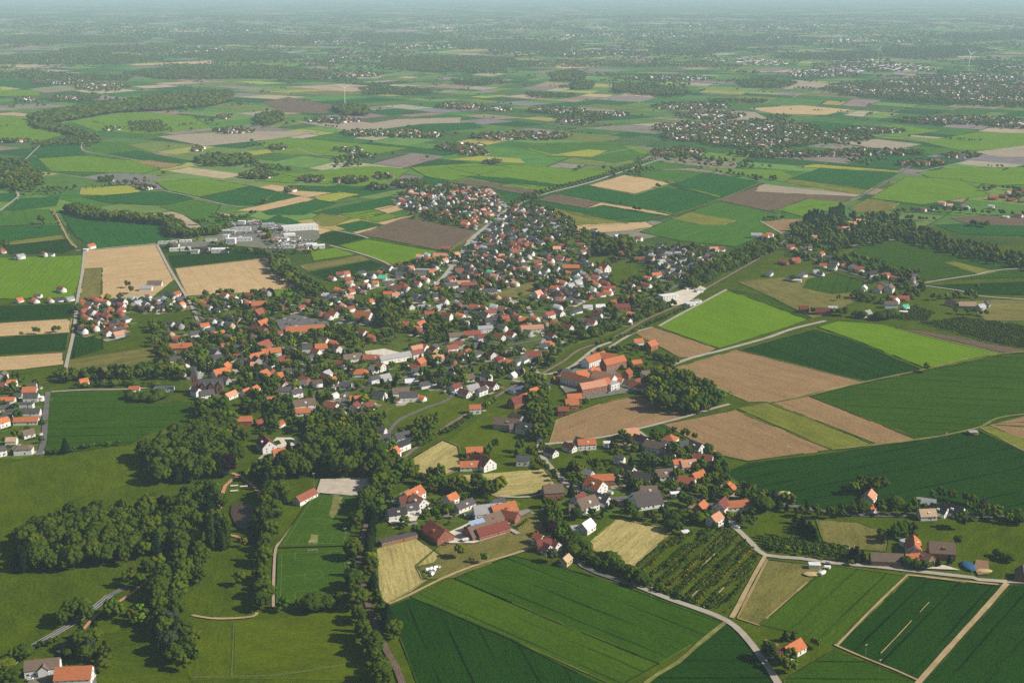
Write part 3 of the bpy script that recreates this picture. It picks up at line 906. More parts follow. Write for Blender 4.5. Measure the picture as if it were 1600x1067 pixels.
# ---------------------------------------------------------------- houses
RC = {'o': ((0.46,0.150,0.060),'orange'), 'r': ((0.27,0.080,0.050),'red'), 'd': ((0.17,0.05,0.038),'dark red'), 'g': ((0.075,0.075,0.080),'dark grey'),
      'b': ((0.16,0.115,0.085),'brown'), 'l': ((0.36,0.36,0.36),'pale grey'), 'w': ((0.72,0.72,0.70),'white'), 's': ((0.10,0.13,0.20),'solar panelled'),
      'n': ((0.08,0.36,0.20),'green'), 'p': ((0.58,0.28,0.17),'pale orange'), 'y': ((0.46,0.33,0.20),'thatch coloured'), 'k': ((0.035,0.035,0.04),'black'), 'm': ((0.46,0.115,0.075),'bright red')}
WC = {'W': ((0.66,0.64,0.60),'white'), 'R': ((0.27,0.105,0.065),'brick'), 'T': ((0.50,0.37,0.22),'tan'), 'G': ((0.34,0.33,0.31),'grey'), 'K': ((0.24,0.14,0.07),'wooden'), 'Y': ((0.62,0.50,0.26),'yellow')}
for k, (c, w) in RC.items(): M['r_' + k] = roof_mat('roof_' + w.replace(' ', '_'), c)
for k, (c, w) in WC.items(): M['w_' + k] = plain('wall_' + w, c, 0.85, 0.10, 0.4)
M['glass'] = plain('window_glass', (0.025, 0.03, 0.035), 0.15, 0.1, 1.0, spec=0.6)
M['panel'] = plain('solar_panel', (0.045, 0.06, 0.10), 0.2, 0.1, 1.0, spec=0.6)
M['brick'] = M['w_R']
M['r_s'].node_tree.nodes['Principled BSDF'].inputs['Roughness'].default_value = 0.4
M['doorwood'] = plain('door_wood', (0.13, 0.07, 0.035), 0.6, 0.1, 1.0)
ZB = 1.0
def wall_mb(L, W, hw, hr, shape):
    mb = MB(); x, y = L/2, W/2
    if shape == 'F': mb.box(-x, x, -y, y, -1, hw); return mb
    v = [(-x,-y,-1),(x,-y,-1),(x,y,-1),(-x,y,-1),(-x,-y,hw),(x,-y,hw),(x,y,hw),(-x,y,hw)]
    if shape == 'H': mb.add(v, [(0,1,5,4),(1,2,6,5),(2,3,7,6),(3,0,4,7)]); return mb
    v += [(-x,0,hw+hr),(x,0,hw+hr)]
    mb.add(v, [(0,1,5,4),(2,3,7,6),(1,2,6,9,5),(3,0,4,8,7)])
    return mb
def roof_mb(L, W, hw, hr, shape):
    mb = MB(); o = 0.45; t = 0.3; x, y = L/2 + o*0.8, W/2 + o; s = hr / (W/2); e = hw - o*s + 0.05
    if shape == 'F':
        mb.box(-L/2-.2, L/2+.2, -W/2-.2, W/2+.2, hw+0.002, hw+.35)
        return mb
    top = hw + hr + 0.1
    if shape == 'H':
        r = max(0.5, x - y * 0.85)
        lo = [(-x,-y,e),(x,-y,e),(x,y,e),(-x,y,e)]
        mb.add([(p[0],p[1],p[2]+t) for p in lo] + [(-r,0,top+t*.6),(r,0,top+t*.6)] + lo,
               [(0,1,5,4),(1,2,5),(2,3,4,5),(3,0,4),(6,7,1,0),(7,8,2,1),(8,9,3,2),(9,6,0,3),(9,8,7,6)])
        return mb
    for sg in (-1, 1):
        a = [(-x,sg*y,e),(x,sg*y,e),(x,0,top),(-x,0,top)]
        b = [(p[0],p[1],p[2]+t) for p in a]
        f = [(0,1,2,3),(4,5,6,7),(0,1,5,4),(1,2,6,5),(2,3,7,6),(3,0,4,7)]
        if sg == 1: f = [tuple(reversed(q)) for q in f]
        mb.add(a + b, f)
    return mb
RSH = 0
HOUSES = []   # occupied spots (X, Y, radius)
def add_windows(t, L, W, hw, hr, shape, rr, rich):
    st = 2 if hw > 4.6 else 1
    def win(x, y, z, ax, w=1.25, h=1.35):
        f = MB()
        if ax == 'x':
            s = 1 if x > 0 else -1
            f.box(min(x, x+s*.06), max(x, x+s*.06), y-w/2-.1, y+w/2+.1, z-.1, z+h+.1, 0)
            f.box(min(x+s*.062, x+s*.085), max(x+s*.062, x+s*.085), y-w/2, y+w/2, z, z+h, 1)
        else:
            s = 1 if y > 0 else -1
            f.box(x-w/2-.1, x+w/2+.1, min(y, y+s*.06), max(y, y+s*.06), z-.1, z+h+.1, 0)
            f.box(x-w/2, x+w/2, min(y+s*.062, y+s*.085), max(y+s*.062, y+s*.085), z, z+h, 1)
        f.build('window', [M['white'], M['glass']], t)
    n = max(2, int(L / 4.2)) if rich > 1 else 2
    for k in range(st):
        z = 1.0 + k * 2.8
        for i in range(n):
            x = -L/2 + (i + .5) * L / n
            for s in ((-1, 1) if rich > 1 else (-1,)):
                if rr.random() < (0.85 if L < 25 else 0.6): win(x, s*W/2, z, 'y', 1.3 if rich > 1 else 1.6)
        for s in (-1, 1):
            for y in (-W*.22, W*.22): win(s*L/2, y, z, 'x', 1.3)
    if shape == 'G' and hr > 2.5:
        for s in (-1, 1): win(s*L/2, 0, hw + hr*.25, 'x', 1.3)
def house(X, Y, L, W, ang, rc, wc, shape='G', hw=None, rich=1, name='house', rr=rnd, roofk=0.86, parent=None, off=None):
    hw = hw or (3.2 if rr.random() < .55 else 5.2)
    hr = {'F': 0, 'H': W*.30}.get(shape, W/2*roofk)
    if parent is None:
        t = empty(name, (X, Y, ZB), R(ang))
        par, loc, rz = t, None, 0
        HOUSES.append((X, Y, max(L, W) * .5 + 2))
    else:
        t = parent; par = parent; loc = off; rz = R(ang)
    w = wall_mb(L, W, hw, hr, shape).build('wall', M['w_' + wc], par, loc, rz)
    r = roof_mb(L, W, hw, hr, shape).build('roof', M['r_' + rc], par, loc, rz)
    if rich and shape != 'F' and L < 40:
        c = MB(); cx = L*.2*(1 if rr.random() < .5 else -1)
        if shape == 'H': cx = 0
        c.box(cx-.4, cx+.4, .3, 1.1, hw+hr*.5, hw+hr+1.0, 0)
        c.build('chimney', M['brick'], r)
    if rich > 1 and shape == 'G' and L < 30 and rr.random() < .5:   # dormer
        dx = L*.05; y0, y1 = -W*.36, -W*.05; z1 = hw + hr*.62
        d = MB(); d.box(dx-1.3, dx+1.3, y0, y1, hw+.6, z1); d.build('dormer', M['w_' + wc], r)
    if rich and L*W > 30: 
        if parent is None: add_windows(w, L, W, hw, hr, shape, rr, rich)
        dm = MB(); dm.box(-.3+L*.1, .8+L*.1, -W/2-.08, -W/2+.02, 0, 2.1); dm.build('door', M['doorwood'], w)
    return t
H1 = """19,600,13,10,5,o,W;49,603,14,10,10,g,W;47,613,19,13,8,o,W;49,622,20,11,5,g,W;3,625,12,10,20,o,W;17,627,12,9,5,o,W;6,638,13,10,30,g,W;20,644,13,10,0,g,W,F;63,622,9,6,0,w,W,F;38,633,24,9,3,g,W,F;45,643,30,10,4,g,W;41,657,31,10,5,o,W;5,661,14,11,50,o,W;12,650,12,9,10,g,W;44,677,14,11,40,b,W;18,688,13,9,5,y,W;37,703,21,12,8,b,W,H;1,706,12,10,40,g,W;2,603,12,10,0,r,W;28,618,11,9,10,g,W
131,596,11,10,35,o,W;210,607,13,8,10,o,W;256,606,24,11,4,s,W,F;283,542,30,12,8,o,R;290,554,14,11,-45,g,W;274,564,14,10,20,g,W;346,585,22,14,40,o,W;353,575,14,11,80,o,R;333,561,24,13,20,g,W;334,553,18,11,-40,g,G;360,617,18,9,60,p,W;307,613,12,10,-40,g,W;323,618,17,11,30,g,W;384,612,12,9,60,o,W;398,611,12,10,70,o,W;368,560,14,9,15,r,W;381,565,12,9,30,g,W;373,546,12,10,10,g,W;384,536,13,10,-40,r,W;352,540,12,9,30,o,W
382,659,18,10,8,o,R;411,541,24,12,60,r,R;404,556,30,11,40,o,R;424,552,26,12,20,o,W;412,587,14,12,60,o,W;430,589,20,12,30,o,R;425,597,12,9,60,b,W;420,570,13,10,60,g,W;480,546,14,10,10,g,W;502,545,17,12,12,o,W;485,558,12,9,60,g,G;510,584,13,10,60,l,W;520,595,12,11,60,o,W;522,618,11,8,60,w,W;551,559,26,13,25,b,W;585,560,30,12,-12,o,W,G,3;617,560,46,11,32,l,W,G,5;651,547,18,11,35,p,W;662,545,13,11,-40,o,W;678,543,14,10,70,g,W
563,582,22,15,5,o,W,H;581,578,14,12,50,g,W;593,574,14,11,-40,o,W;597,591,22,11,35,l,W;585,594,14,9,40,g,W;656,568,14,12,60,o,R;684,562,16,10,15,p,W;714,556,22,13,-20,r,W;706,546,16,10,30,r,W;715,540,14,10,5,r,W;730,550,13,10,60,r,W;745,553,14,9,40,g,W;713,577,14,9,40,o,W;700,580,12,9,10,g,W;785,569,16,9,40,r,W;798,566,12,9,10,o,W;626,612,21,12,15,b,W;638,621,22,12,10,g,W;592,617,18,11,-25,g,W;659,622,10,8,-35,o,W
556,624,15,11,15,o,W;555,637,12,10,70,d,W;575,635,14,12,60,d,W;572,651,12,11,-50,y,W;475,631,27,14,20,b,W;473,643,18,10,8,o,W;518,637,19,12,-35,o,W;530,647,14,11,-40,g,W;582,664,10,8,30,g,W;593,675,15,9,-20,g,W;600,684,15,10,10,g,W;628,682,18,12,35,g,W;603,697,12,9,70,g,W;628,697,18,10,50,k,W;615,709,13,11,60,o,W;404,659,9,7,50,r,R;437,662,10,9,60,o,W;441,706,21,10,25,o,W;712,607,14,10,50,d,W;726,614,17,10,-45,r,W;738,607,17,12,35,l,W;753,604,14,10,-45,d,W
769,602,15,10,-45,d,W;732,590,14,12,10,b,W;760,590,13,10,-40,g,W;650,580,12,10,20,g,W;664,601,14,9,30,g,W;690,597,13,10,-30,g,W;640,596,12,9,10,w,W;752,612,16,8,50,g,W;742,640,14,9,10,o,W;470,600,13,10,50,g,W;448,580,13,9,20,g,W;466,582,13,10,30,g,W;445,610,16,10,15,g,G;463,616,14,9,40,g,W;496,600,12,9,20,b,W;540,602,15,10,0,g,W;532,568,13,10,-40,o,W;398,572,11,9,10,p,W;440,560,13,9,40,r,W
741,707,18,10,10,o,R;735,727,22,11,5,o,W;754,724,26,17,-50,d,W;792,664,30,14,-15,b,G;814,668,12,9,-50,g,W;645,775,24,14,55,o,W,G,5;638,782,18,12,20,d,W;654,787,18,14,-50,p,W;640,797,17,10,20,g,W;620,804,18,11,20,k,W;705,781,13,10,50,o,W;725,789,22,10,45,g,W;762,799,28,15,15,l,W,G,4;786,797,26,16,30,o,R;796,806,18,11,-30,r,R;778,785,14,9,30,g,W;700,790,12,9,20,g,W
812,546,14,10,-45,g,W;833,557,22,13,-5,r,W;818,561,14,10,60,g,W;851,540,14,9,15,g,W;858,537,13,9,10,o,W;806,567,12,9,60,g,W;801,586,10,9,60,w,W;868,592,9,9,40,o,R;848,603,18,9,5,g,W;811,607,26,13,38,s,W,F;822,622,24,15,45,o,R;809,629,22,14,40,d,R;833,614,14,10,45,o,R;883,581,18,15,10,g,W,H;897,621,18,11,10,o,R;893,634,16,13,10,o,R,G,6;880,643,13,9,0,r,R;960,590,16,11,40,d,W;968,597,12,9,-40,o,W;984,600,30,10,-35,b,W;996,604,22,9,-30,r,W;1001,596,18,10,30,r,W;994,567,14,9,20,o,R;980,585,13,10,60,r,R;1008,585,11,8,20,b,W
997,534,14,10,20,o,W;1017,541,18,13,50,o,R;808,654,17,13,-45,b,G;823,671,22,13,-30,g,W;806,668,16,10,10,b,G;985,677,17,14,15,p,W;1001,687,18,11,-45,k,W;1024,700,24,13,-30,b,W;1043,713,17,11,-35,k,W;1047,688,15,15,60,o,W,H;1069,698,15,12,20,g,W;1086,700,18,12,-45,g,W;1075,726,17,13,15,p,W;1058,726,11,9,20,o,W;1098,717,21,12,-20,r,W;1073,752,17,11,-25,o,W;1090,743,17,10,40,o,R;1037,741,18,14,10,b,W;980,733,18,11,-45,k,W;968,719,11,7,-30,g,W;1004,750,20,14,-30,g,W;940,751,24,11,8,o,R;930,761,20,16,-45,o,W
861,706,14,10,-45,k,W;890,698,15,9,-45,d,W;916,695,20,11,10,o,W;908,693,14,10,-40,g,W;950,693,10,7,10,w,W,F;917,742,14,9,-40,l,W;864,769,20,14,10,b,R;856,764,12,9,70,g,W;905,779,14,12,50,d,W;915,790,22,16,35,b,W;902,795,16,10,0,b,W;940,780,19,13,-45,g,W;1013,768,17,14,5,b,W;1010,783,28,20,20,g,W;995,778,14,10,30,g,W;1055,772,10,6,10,w,G,F;1095,794,14,10,60,o,R;1127,792,18,13,60,d,W;1150,789,30,11,10,o,W;1143,763,9,8,60,o,K;1138,760,7,6,60,o,K;817,720,14,9,0,g,W
117,1057,26,15,5,o,W,G,5;108,1005,11,7,60,b,K;622,839,36,8,30,g,K,F,3;684,834,28,18,-55,m,R,G,4.5;752,829,30,17,35,b,R;768,829,34,12,35,d,R,G,4;766,812,24,14,40,b,R;849,852,14,9,20,d,R;862,850,17,11,-45,r,W;842,843,10,9,-40,o,W;854,856,9,10,-45,d,W;884,874,11,8,60,y,T;916,823,15,12,55,w,W,G,4;902,824,12,9,10,l,W,F;1117,813,15,11,50,p,W;1070,829,7,5,30,w,W,F
1427,857,22,13,75,o,W,G,6;1429,873,18,12,10,o,R;1442,873,18,10,-55,p,K;1470,862,22,17,-8,b,R;1385,874,28,12,-5,b,K,G,4;1415,845,9,7,20,l,W,F;1358,776,17,12,62,p,W;1363,793,10,8,30,o,W;1467,797,17,12,-45,k,W;1488,797,22,14,-40,k,W;1447,785,18,10,-20,l,W;1448,803,16,12,5,y,W;1598,897,15,12,70,b,R;1520,673,10,8,5,l,K,F,2.8;1238,1013,20,12,42,o,W;1216,1017,15,10,-20,r,W;1273,880,10,6,-5,w,W,F,2.6;1293,882,5,3,0,w,W,F,2;1285,891,7,3,45,w,W,F,2;477,776,26,10,57,r,W,G,3.4;416,697,24,16,-60,d,W,G,6"""
H2 = """1203,369,13,10,10,o,W;1275,373,17,11,-20,p,W;1277,367,12,9,10,r,W;1235,387,16,9,-5,r,W;1263,388,14,10,10,b,W;1224,410,20,10,-5,r,R;1242,408,20,10,-5,r,R;1283,398,15,9,10,o,W;1293,405,17,10,-45,g,W;1286,415,13,9,-10,r,W;1303,412,17,10,-45,g,W;1301,419,14,9,-40,g,W;1320,415,14,9,10,r,W;1332,418,13,9,30,g,W;1342,422,18,11,-10,r,W;1363,428,18,12,20,k,W;1383,432,17,10,-10,r,W;1398,435,18,9,-5,r,W;1412,434,9,6,0,w,W,F;1426,439,9,10,80,r,W;1428,431,15,9,-10,g,W;1350,450,12,10,65,w,W;1347,453,9,7,20,g,W;1372,452,22,14,60,d,W;1390,452,18,13,60,b,W;1384,446,14,9,10,g,W;1235,434,14,10,0,k,W;1254,430,14,10,20,g,W;1246,437,14,7,0,w,W,F;1202,428,15,10,60,g,W;1274,425,13,9,30,l,W;1282,428,12,9,0,g,W;1395,468,14,9,20,r,W;1400,472,12,9,60,w,W;1412,466,17,10,-10,r,R;1414,481,12,8,-10,n,W;1412,486,12,6,-10,w,W,F;1392,477,20,10,0,b,W;1287,487,24,14,-15,d,R;1301,484,14,9,-10,l,W;1353,490,17,11,30,l,W;1256,484,14,10,0,d,R;1487,474,18,10,-8,b,T;1511,477,26,12,-8,y,G;1532,481,16,10,0,l,G;1541,475,16,11,60,g,G
1441,328,18,10,-10,r,W;1456,326,12,9,60,o,W;1472,319,16,10,10,p,W;1484,321,13,9,0,p,W;1505,322,16,12,-10,b,W;1512,325,9,9,70,w,W;1572,338,14,7,-10,w,W,F;1592,337,16,10,0,r,W;1549,324,13,7,10,l,W;1552,310,22,10,0,r,R;1567,307,18,10,0,d,R;1580,312,20,10,10,d,R;1590,304,16,11,-10,r,R;1597,314,16,10,0,b,R;1575,302,14,10,30,p,W;1335,351,28,10,-5,p,W;1345,347,18,9,20,p,W;1313,359,14,9,0,r,W;1322,357,18,9,-8,p,W;1366,350,14,8,0,r,W
142,386,16,11,20,o,W;134,389,9,7,0,w,W,F;32,402,15,10,50,l,W;24,402,12,8,0,g,W;70,398,14,8,0,r,W;80,398,12,7,0,g,W,F;242,443,24,11,3,b,W,G,3;228,450,20,10,5,l,W,G,3;96,453,18,9,0,r,W;30,469,11,10,60,o,W;55,470,13,10,-45,o,W;59,462,13,8,-10,b,W;79,469,13,9,-5,o,W;93,468,12,9,20,g,W;109,467,13,9,50,l,W;276,461,13,10,60,o,W;284,478,11,9,70,p,W;3,393,9,14,80,r,W
568,497,28,20,-25,o,W,G,5;477,517,56,16,14,o,W,G,4;521,491,17,13,8,o,W;533,484,18,12,-35,r,R;547,484,14,9,40,r,W;512,473,16,10,10,g,W;508,461,12,9,0,l,W;518,463,13,9,0,g,W;577,472,14,11,50,o,W;547,456,15,10,0,o,W;572,444,12,11,60,w,W;519,435,14,9,0,r,W;532,430,14,9,0,r,W;541,429,12,10,30,o,W;547,437,15,11,-10,o,W;545,454,11,10,70,r,W;556,451,13,10,10,r,W;573,447,11,9,0,o,W;585,444,14,10,0,o,W;598,434,14,11,0,n,W;608,443,14,10,60,g,W;619,451,22,12,0,d,W;606,461,15,10,10,o,W;618,463,14,10,30,p,W;565,428,14,10,0,g,W;580,432,16,10,0,g,W;607,421,17,13,-40,b,W;621,414,14,10,60,d,W;632,419,13,10,-40,g,W;641,419,14,11,30,p,W;627,431,18,11,0,g,W;656,403,13,10,20,p,W;668,399,14,10,-10,l,W;669,405,12,9,10,o,W;688,400,26,12,-10,p,T;697,388,17,9,0,r,R;711,399,16,14,30,p,W;711,409,9,7,0,w,W,F;684,412,15,10,10,r,W;695,408,13,8,10,p,W;660,423,24,10,-8,l,W,F;675,426,12,10,20,o,W;657,432,20,12,0,g,W;704,436,16,11,50,r,W;718,425,15,11,10,r,W;725,433,17,12,-30,b,W
748,432,12,10,30,o,W;766,427,11,9,20,n,W;773,434,17,10,0,p,W;786,441,17,12,0,o,W;757,438,18,12,-35,d,W;765,455,24,10,10,g,W;720,443,30,11,5,p,T;705,448,22,10,30,g,W;733,445,26,10,10,r,R;741,481,16,13,20,o,W;747,487,11,8,-30,k,W;772,482,13,11,10,l,W;785,486,16,12,0,p,W;756,493,18,12,-35,g,W;767,503,17,10,5,g,W;792,469,12,9,0,r,W;675,485,13,9,0,b,W;671,492,15,9,10,r,W;685,492,14,9,20,r,W;686,480,14,10,10,l,W;698,495,17,10,10,r,W;633,508,17,12,10,r,R;657,509,18,11,20,o,W;652,516,14,10,-40,o,R;728,504,9,7,20,l,W;738,522,24,11,10,r,W;758,515,22,9,15,l,W,G,5;780,526,18,10,5,o,W;713,527,22,11,15,b,W;663,478,20,12,0,l,W,F;641,478,17,10,-20,g,W;650,465,15,10,10,g,W;658,467,18,10,-40,g,W;620,473,14,9,20,r,W;635,457,17,10,10,l,W,F;405,478,24,13,15,o,R;404,494,16,15,60,r,R,G,8;410,505,20,12,60,o,R;405,517,30,13,-40,r,R;439,520,12,9,0,r,W
840,410,14,10,5,r,W;860,408,14,10,0,r,W;876,405,16,10,5,r,W;890,407,14,9,5,o,W;928,360,14,9,0,g,W;998,374,15,9,5,r,W;972,371,16,9,0,g,W;990,375,13,9,0,g,W;870,390,15,10,0,p,W;880,385,14,10,10,r,W;908,383,14,10,10,r,W;910,395,12,9,0,r,W;921,392,14,9,0,p,W;892,418,30,11,0,o,R;862,416,18,11,-20,o,W;842,432,20,10,-20,g,W;880,443,15,12,0,o,W;902,441,17,11,50,l,W;913,455,18,10,0,g,W;908,451,14,11,60,l,W;866,453,14,10,10,o,W;945,421,16,16,-50,r,W,G,6;938,422,12,10,60,o,W;971,398,14,9,0,r,R;974,396,16,9,-30,o,W;1001,405,18,11,0,r,R;1010,435,17,9,10,o,W;1026,431,17,9,10,o,W;1010,446,17,10,5,r,W;955,450,14,9,0,r,R;985,467,17,12,5,r,R;950,458,15,10,10,o,W;959,472,17,10,5,r,R;876,466,17,12,-40,r,W;851,465,14,10,0,r,W;840,461,15,12,50,p,W;933,493,15,11,-35,d,W;923,504,17,12,20,r,W;831,513,34,11,12,p,W;886,513,18,10,0,r,W;858,494,18,11,10,r,W;873,489,17,12,-45,b,W;918,480,15,9,10,l,W;901,486,18,9,0,g,W;938,479,15,9,10,w,W;971,480,26,12,15,d,R;836,498,13,10,0,o,W;815,511,14,10,10,d,W;1240,391,12,9,0,p,W;1115,391,17,10,10,p,W;1127,390,14,8,0,r,W;1039,388,14,9,0,l,W;963,369,9,7,0,w,W;1022,418,14,10,0,g,W;1182,369,22,10,-5,l,W;1196,371,13,10,10,o,W"""
def parse_h(s):
    out = []
    for e in s.replace('\n', ';').split(';'):
        a = e.split(',')
        if len(a) < 7: continue
        out.append((float(a[0]), float(a[1]), float(a[2]), float(a[3]), float(a[4]), a[5], a[6], a[7] if len(a) > 7 and a[7] else 'G', float(a[8]) if len(a) > 8 else None))
    return out
orr = random.Random(17)
def town(h):
    x, y, L, W, a, rc, wc, sh, hw = h
    if L <= 20 and sh == 'G' and abs(a) <= 22 and orr.random() < .62:
        a += orr.choice((-50, -42, 38))
    return (x, y, L*.94, W*.94, a, rc, wc, sh, hw)
HL = [(x, y, L*(.84 if x < 75 and 590 < y < 712 else .94), W*(.84 if x < 75 and 590 < y < 712 else .94), a, rc, wc, sh, hw) for (x, y, L, W, a, rc, wc, sh, hw) in parse_h(H1)] + [town(h) for h in parse_h(H2)]

wm_ = MB(); wm_.box(-.95, .95, -.05, .05, 0, 1.7, 0); wm_.box(-.8, .8, -.075, .075, .14, 1.56, 1)
wing_window = mesh_py('window', wm_.v, wm_.f, [M['white'], M['glass']], wm_.m)
# ---- special buildings made of several wings
def complex_(name, label, cat, origin, wings, rich=1):
    ox, oy = G(*origin)
    t = empty(name, (ox, oy, ZB)); tag(t, label, cat)
    for (x, y, L, W, a, rc, wc, sh, hw) in wings:
        X, Y = G(x, y, 5.0)
        HOUSES.append((X, Y, max(L, W)*.5 + 2)); 
        if L > 35:
            for k in (-.35, .35): HOUSES.append((X + L*k*math.cos(R(a)), Y + L*k*math.sin(R(a)), W*.7))
        house(X, Y, L, W, a, rc, wc, sh, hw, rich, parent=t, off=(X-ox, Y-oy, 0))
        # windows along both long sides, each a pane of its own
        if sh != 'F' or hw > 5:
            n = int(L / 4.2); ca, sa = math.cos(R(a)), math.sin(R(a))
            for st in range(2 if hw > 5 else 1):
                for i in range(n):
                    x0 = -L/2 + (i+.5)*L/n
                    for s in (-1, 1):
                        y0 = s*(W/2 + .03)
                        obj('window', wing_window, t, (X-ox + x0*ca - y0*sa, Y-oy + x0*sa + y0*ca, 1 + st*3.0), R(a))
    return t
complex_('clinic', 'large orange roofed clinic ringing an open courtyard', 'clinic', (925, 610), [
    (905,598,48,13,-42,'o','W','G',8),(918,589,34,13,30,'o','W','G',8),(925,587,16,13,70,'o','W','G',9),(944,594,30,13,-40,'p','W','G',8),(925,608,34,13,28,'p','R','G',8),(939,604,22,13,35,'o','R','G',8),(954,602,14,16,40,'l','W','F',8)])
complex_('horseshoe_clinic', 'horseshoe clinic building with bright orange tiled wings', 'clinic', (942, 572), [
    (929,565,40,13,50,'o','W','G',8),(945,563,30,13,-18,'o','R','G',8),(958,570,34,13,38,'o','R','G',8)])
complex_('treatment_works', 'pale basin works with white hall and open tanks', 'works', (1068, 465), [
    (1043,463,24,14,25,'w','W','F',6),(1052,459,12,9,25,'w','W','F',4),(1075,448,9,7,25,'l','W','F',3),(1092,452,12,8,25,'l','W','F',3),(1078,472,16,9,30,'w','W','F',3),(1088,468,14,9,30,'l','W','F',3)])
# factory halls, each a building of its own
FB = """468,355,68,26,22,w,W,F,8;452,368,22,14,20,w,W,F,7;427,377,26,14,-10,r,W,F,5;440,374,26,14,-10,l,W,F,5;450,385,24,12,5,l,W,F,4;498,385,22,14,12,w,W,F,5;487,383,20,12,10,w,W,F,5;474,388,18,10,0,r,W,F,4;460,372,22,14,0,b,W,F,4;478,378,24,12,10,g,G,F,4;392,353,44,22,10,g,G,F,6;410,352,46,20,12,l,G,F,5;378,358,34,18,8,l,W,F,6;356,362,30,18,0,l,G,F,5;353,372,10,8,0,w,W,F,16;361,376,17,11,0,w,W,F,10;378,374,36,16,8,l,W,F,5;395,366,40,14,8,g,G,F,6;344,391,30,14,5,w,W,F,6;318,389,20,12,-15,g,G,F,6;305,393,14,11,0,l,W,F,5;274,390,20,9,10,w,W,F,4;290,389,18,9,10,w,W,F,5;272,385,18,10,0,b,W,G,3;378,349,14,8,0,w,W,F,12;262,379,34,9,8,l,W,F,3;290,377,22,8,8,w,W,F,3;330,375,20,9,10,l,W,F,4;430,390,30,12,0,g,G,F,4;415,368,20,14,0,p,T,F,5"""
for (x, y, L, W, a, rc, wc, sh, hw) in parse_h(FB):
    X, Y = G(x, y, hw * .7)
    t = house(X, Y, L, W, a, rc, wc, sh, hw, 0, name='factory_hall')
    n = int(L/7)
    for i in range(n): obj('window', wing_window, t, (-L/2 + (i+.5)*L/n, -W/2-.03, hw*.42))
    if L > 20:
        for i in range(3):
            mb = MB(); mb.box(-1.5, 1.5, -1.2, 1.2, hw+.36, hw+1.1); mb.build('roof_light', M['w_W'], t, (-L*.3+i*L*.3, 0, 0))
    tag(t, None, 'hall', 'halls of the factory area')
    want_label(t, x, y, '%s %s roofed hall' % ({16.: 'tall tower-like', 12.: 'tall tower-like', 10.: 'high', 8.: 'very long'}.get(hw, 'flat'), RC[rc][1]), 'hall')
complex_('farmhouse', 'white half-timbered farmhouse with brown roof and front gable, bottom left corner', 'house', (67, 1046), [
    (67,1041,23,11,12,'b','W','G',5),(69,1044,9,7,102,'b','W','G',5)])
# church: nave, brick tower with a slim slate spire, cross gables
X, Y = G(327, 612)
t = empty('church', (X, Y, ZB), R(8)); t.scale = (1.15, 1.15, 1.15); tag(t, 'red brick village church with square tower and pointed slate spire', 'church')
HOUSES.append((X, Y, 24))
M['church_brick'] = plain('church_brick', (0.20, 0.10, 0.065), 0.9, 0.25, 0.6)
mt = MB(); mt.box(-3.2, 3.2, -3.2, 3.2, -1, 16)
tw = mt.build('tower', M['church_brick'], t, (-14, 0, 0))
sp = MB(); sp.add([(-3.5,-3.5,16.01),(3.5,-3.5,16.01),(3.5,3.5,16.01),(-3.5,3.5,16.01),(0,0,29)], [(0,1,4),(1,2,4),(2,3,4),(3,0,4),(3,2,1,0)]); sp.build('spire', M['r_g'], tw)
for s in (-1, 1):
    for q in (-1, 1):
        bf = MB(); bf.box(q*1.3-.5, q*1.3+.5, s*3.24-.03, s*3.24+.03, 11.5, 14); bf.build('belfry_window', M['glass'], tw)
        bf = MB(); bf.box(s*3.24-.03, s*3.24+.03, q*1.3-.5, q*1.3+.5, 11.5, 14); bf.build('belfry_window', M['glass'], tw)
wall_mb(24, 11, 7, 6, 'G').build('nave_wall', M['church_brick'], t, (2, 0, 0))
rf = roof_mb(24, 11, 7, 6, 'G').build('nave_roof', M['r_g'], t, (2, 0, 0))
for k in (-5, 3.5, 11):
    wall_mb(11, 6, 6, 5, 'G').build('gable_wall', M['church_brick'], t, (k, -2.2, 0), R(90))
    roof_mb(11, 6, 6, 5, 'G').build('gable_roof', M['r_g'], t, (k, -2.2, 0), R(90))
    wb_ = MB(); wb_.box(k-.6, k+.6, -7.78, -7.70, 2, 6); wb_.build('arched_window', M['glass'], t)

# fill the built-up zones: rows turned with the local streets, skipping what already stands there
def near_road(X, Y, d):
    for Q, w in roads_px:
        for q in Q:
            if abs(q[0]-X) < d + w and abs(q[1]-Y) < d + w and (q[0]-X)**2 + (q[1]-Y)**2 < (d + w/2)**2: return True
    return False
OPEN = [P for P, c in []]
OPEN = [pts(s) for s in ('196,490 298,487 302,505 210,510','950,415 1008,412 1015,425 990,440 960,442','762,462 830,440 842,445 835,458 790,472','815,412 860,405 900,412 880,420 830,424','868,495 920,470 960,460 985,468 940,490 880,505',
  '600,640 658,610 700,608 750,632 740,645 700,662 640,678','545,464 580,452 605,455 600,466 558,473','430,503 460,492 520,505 500,525 440,520','540,508 600,505 600,525 550,525','1030,478 1055,448 1095,440 1110,455 1075,482','575,545 630,545 640,570 580,575','590,480 625,480 625,520 590,520','480,630 600,660 560,700 480,690')]
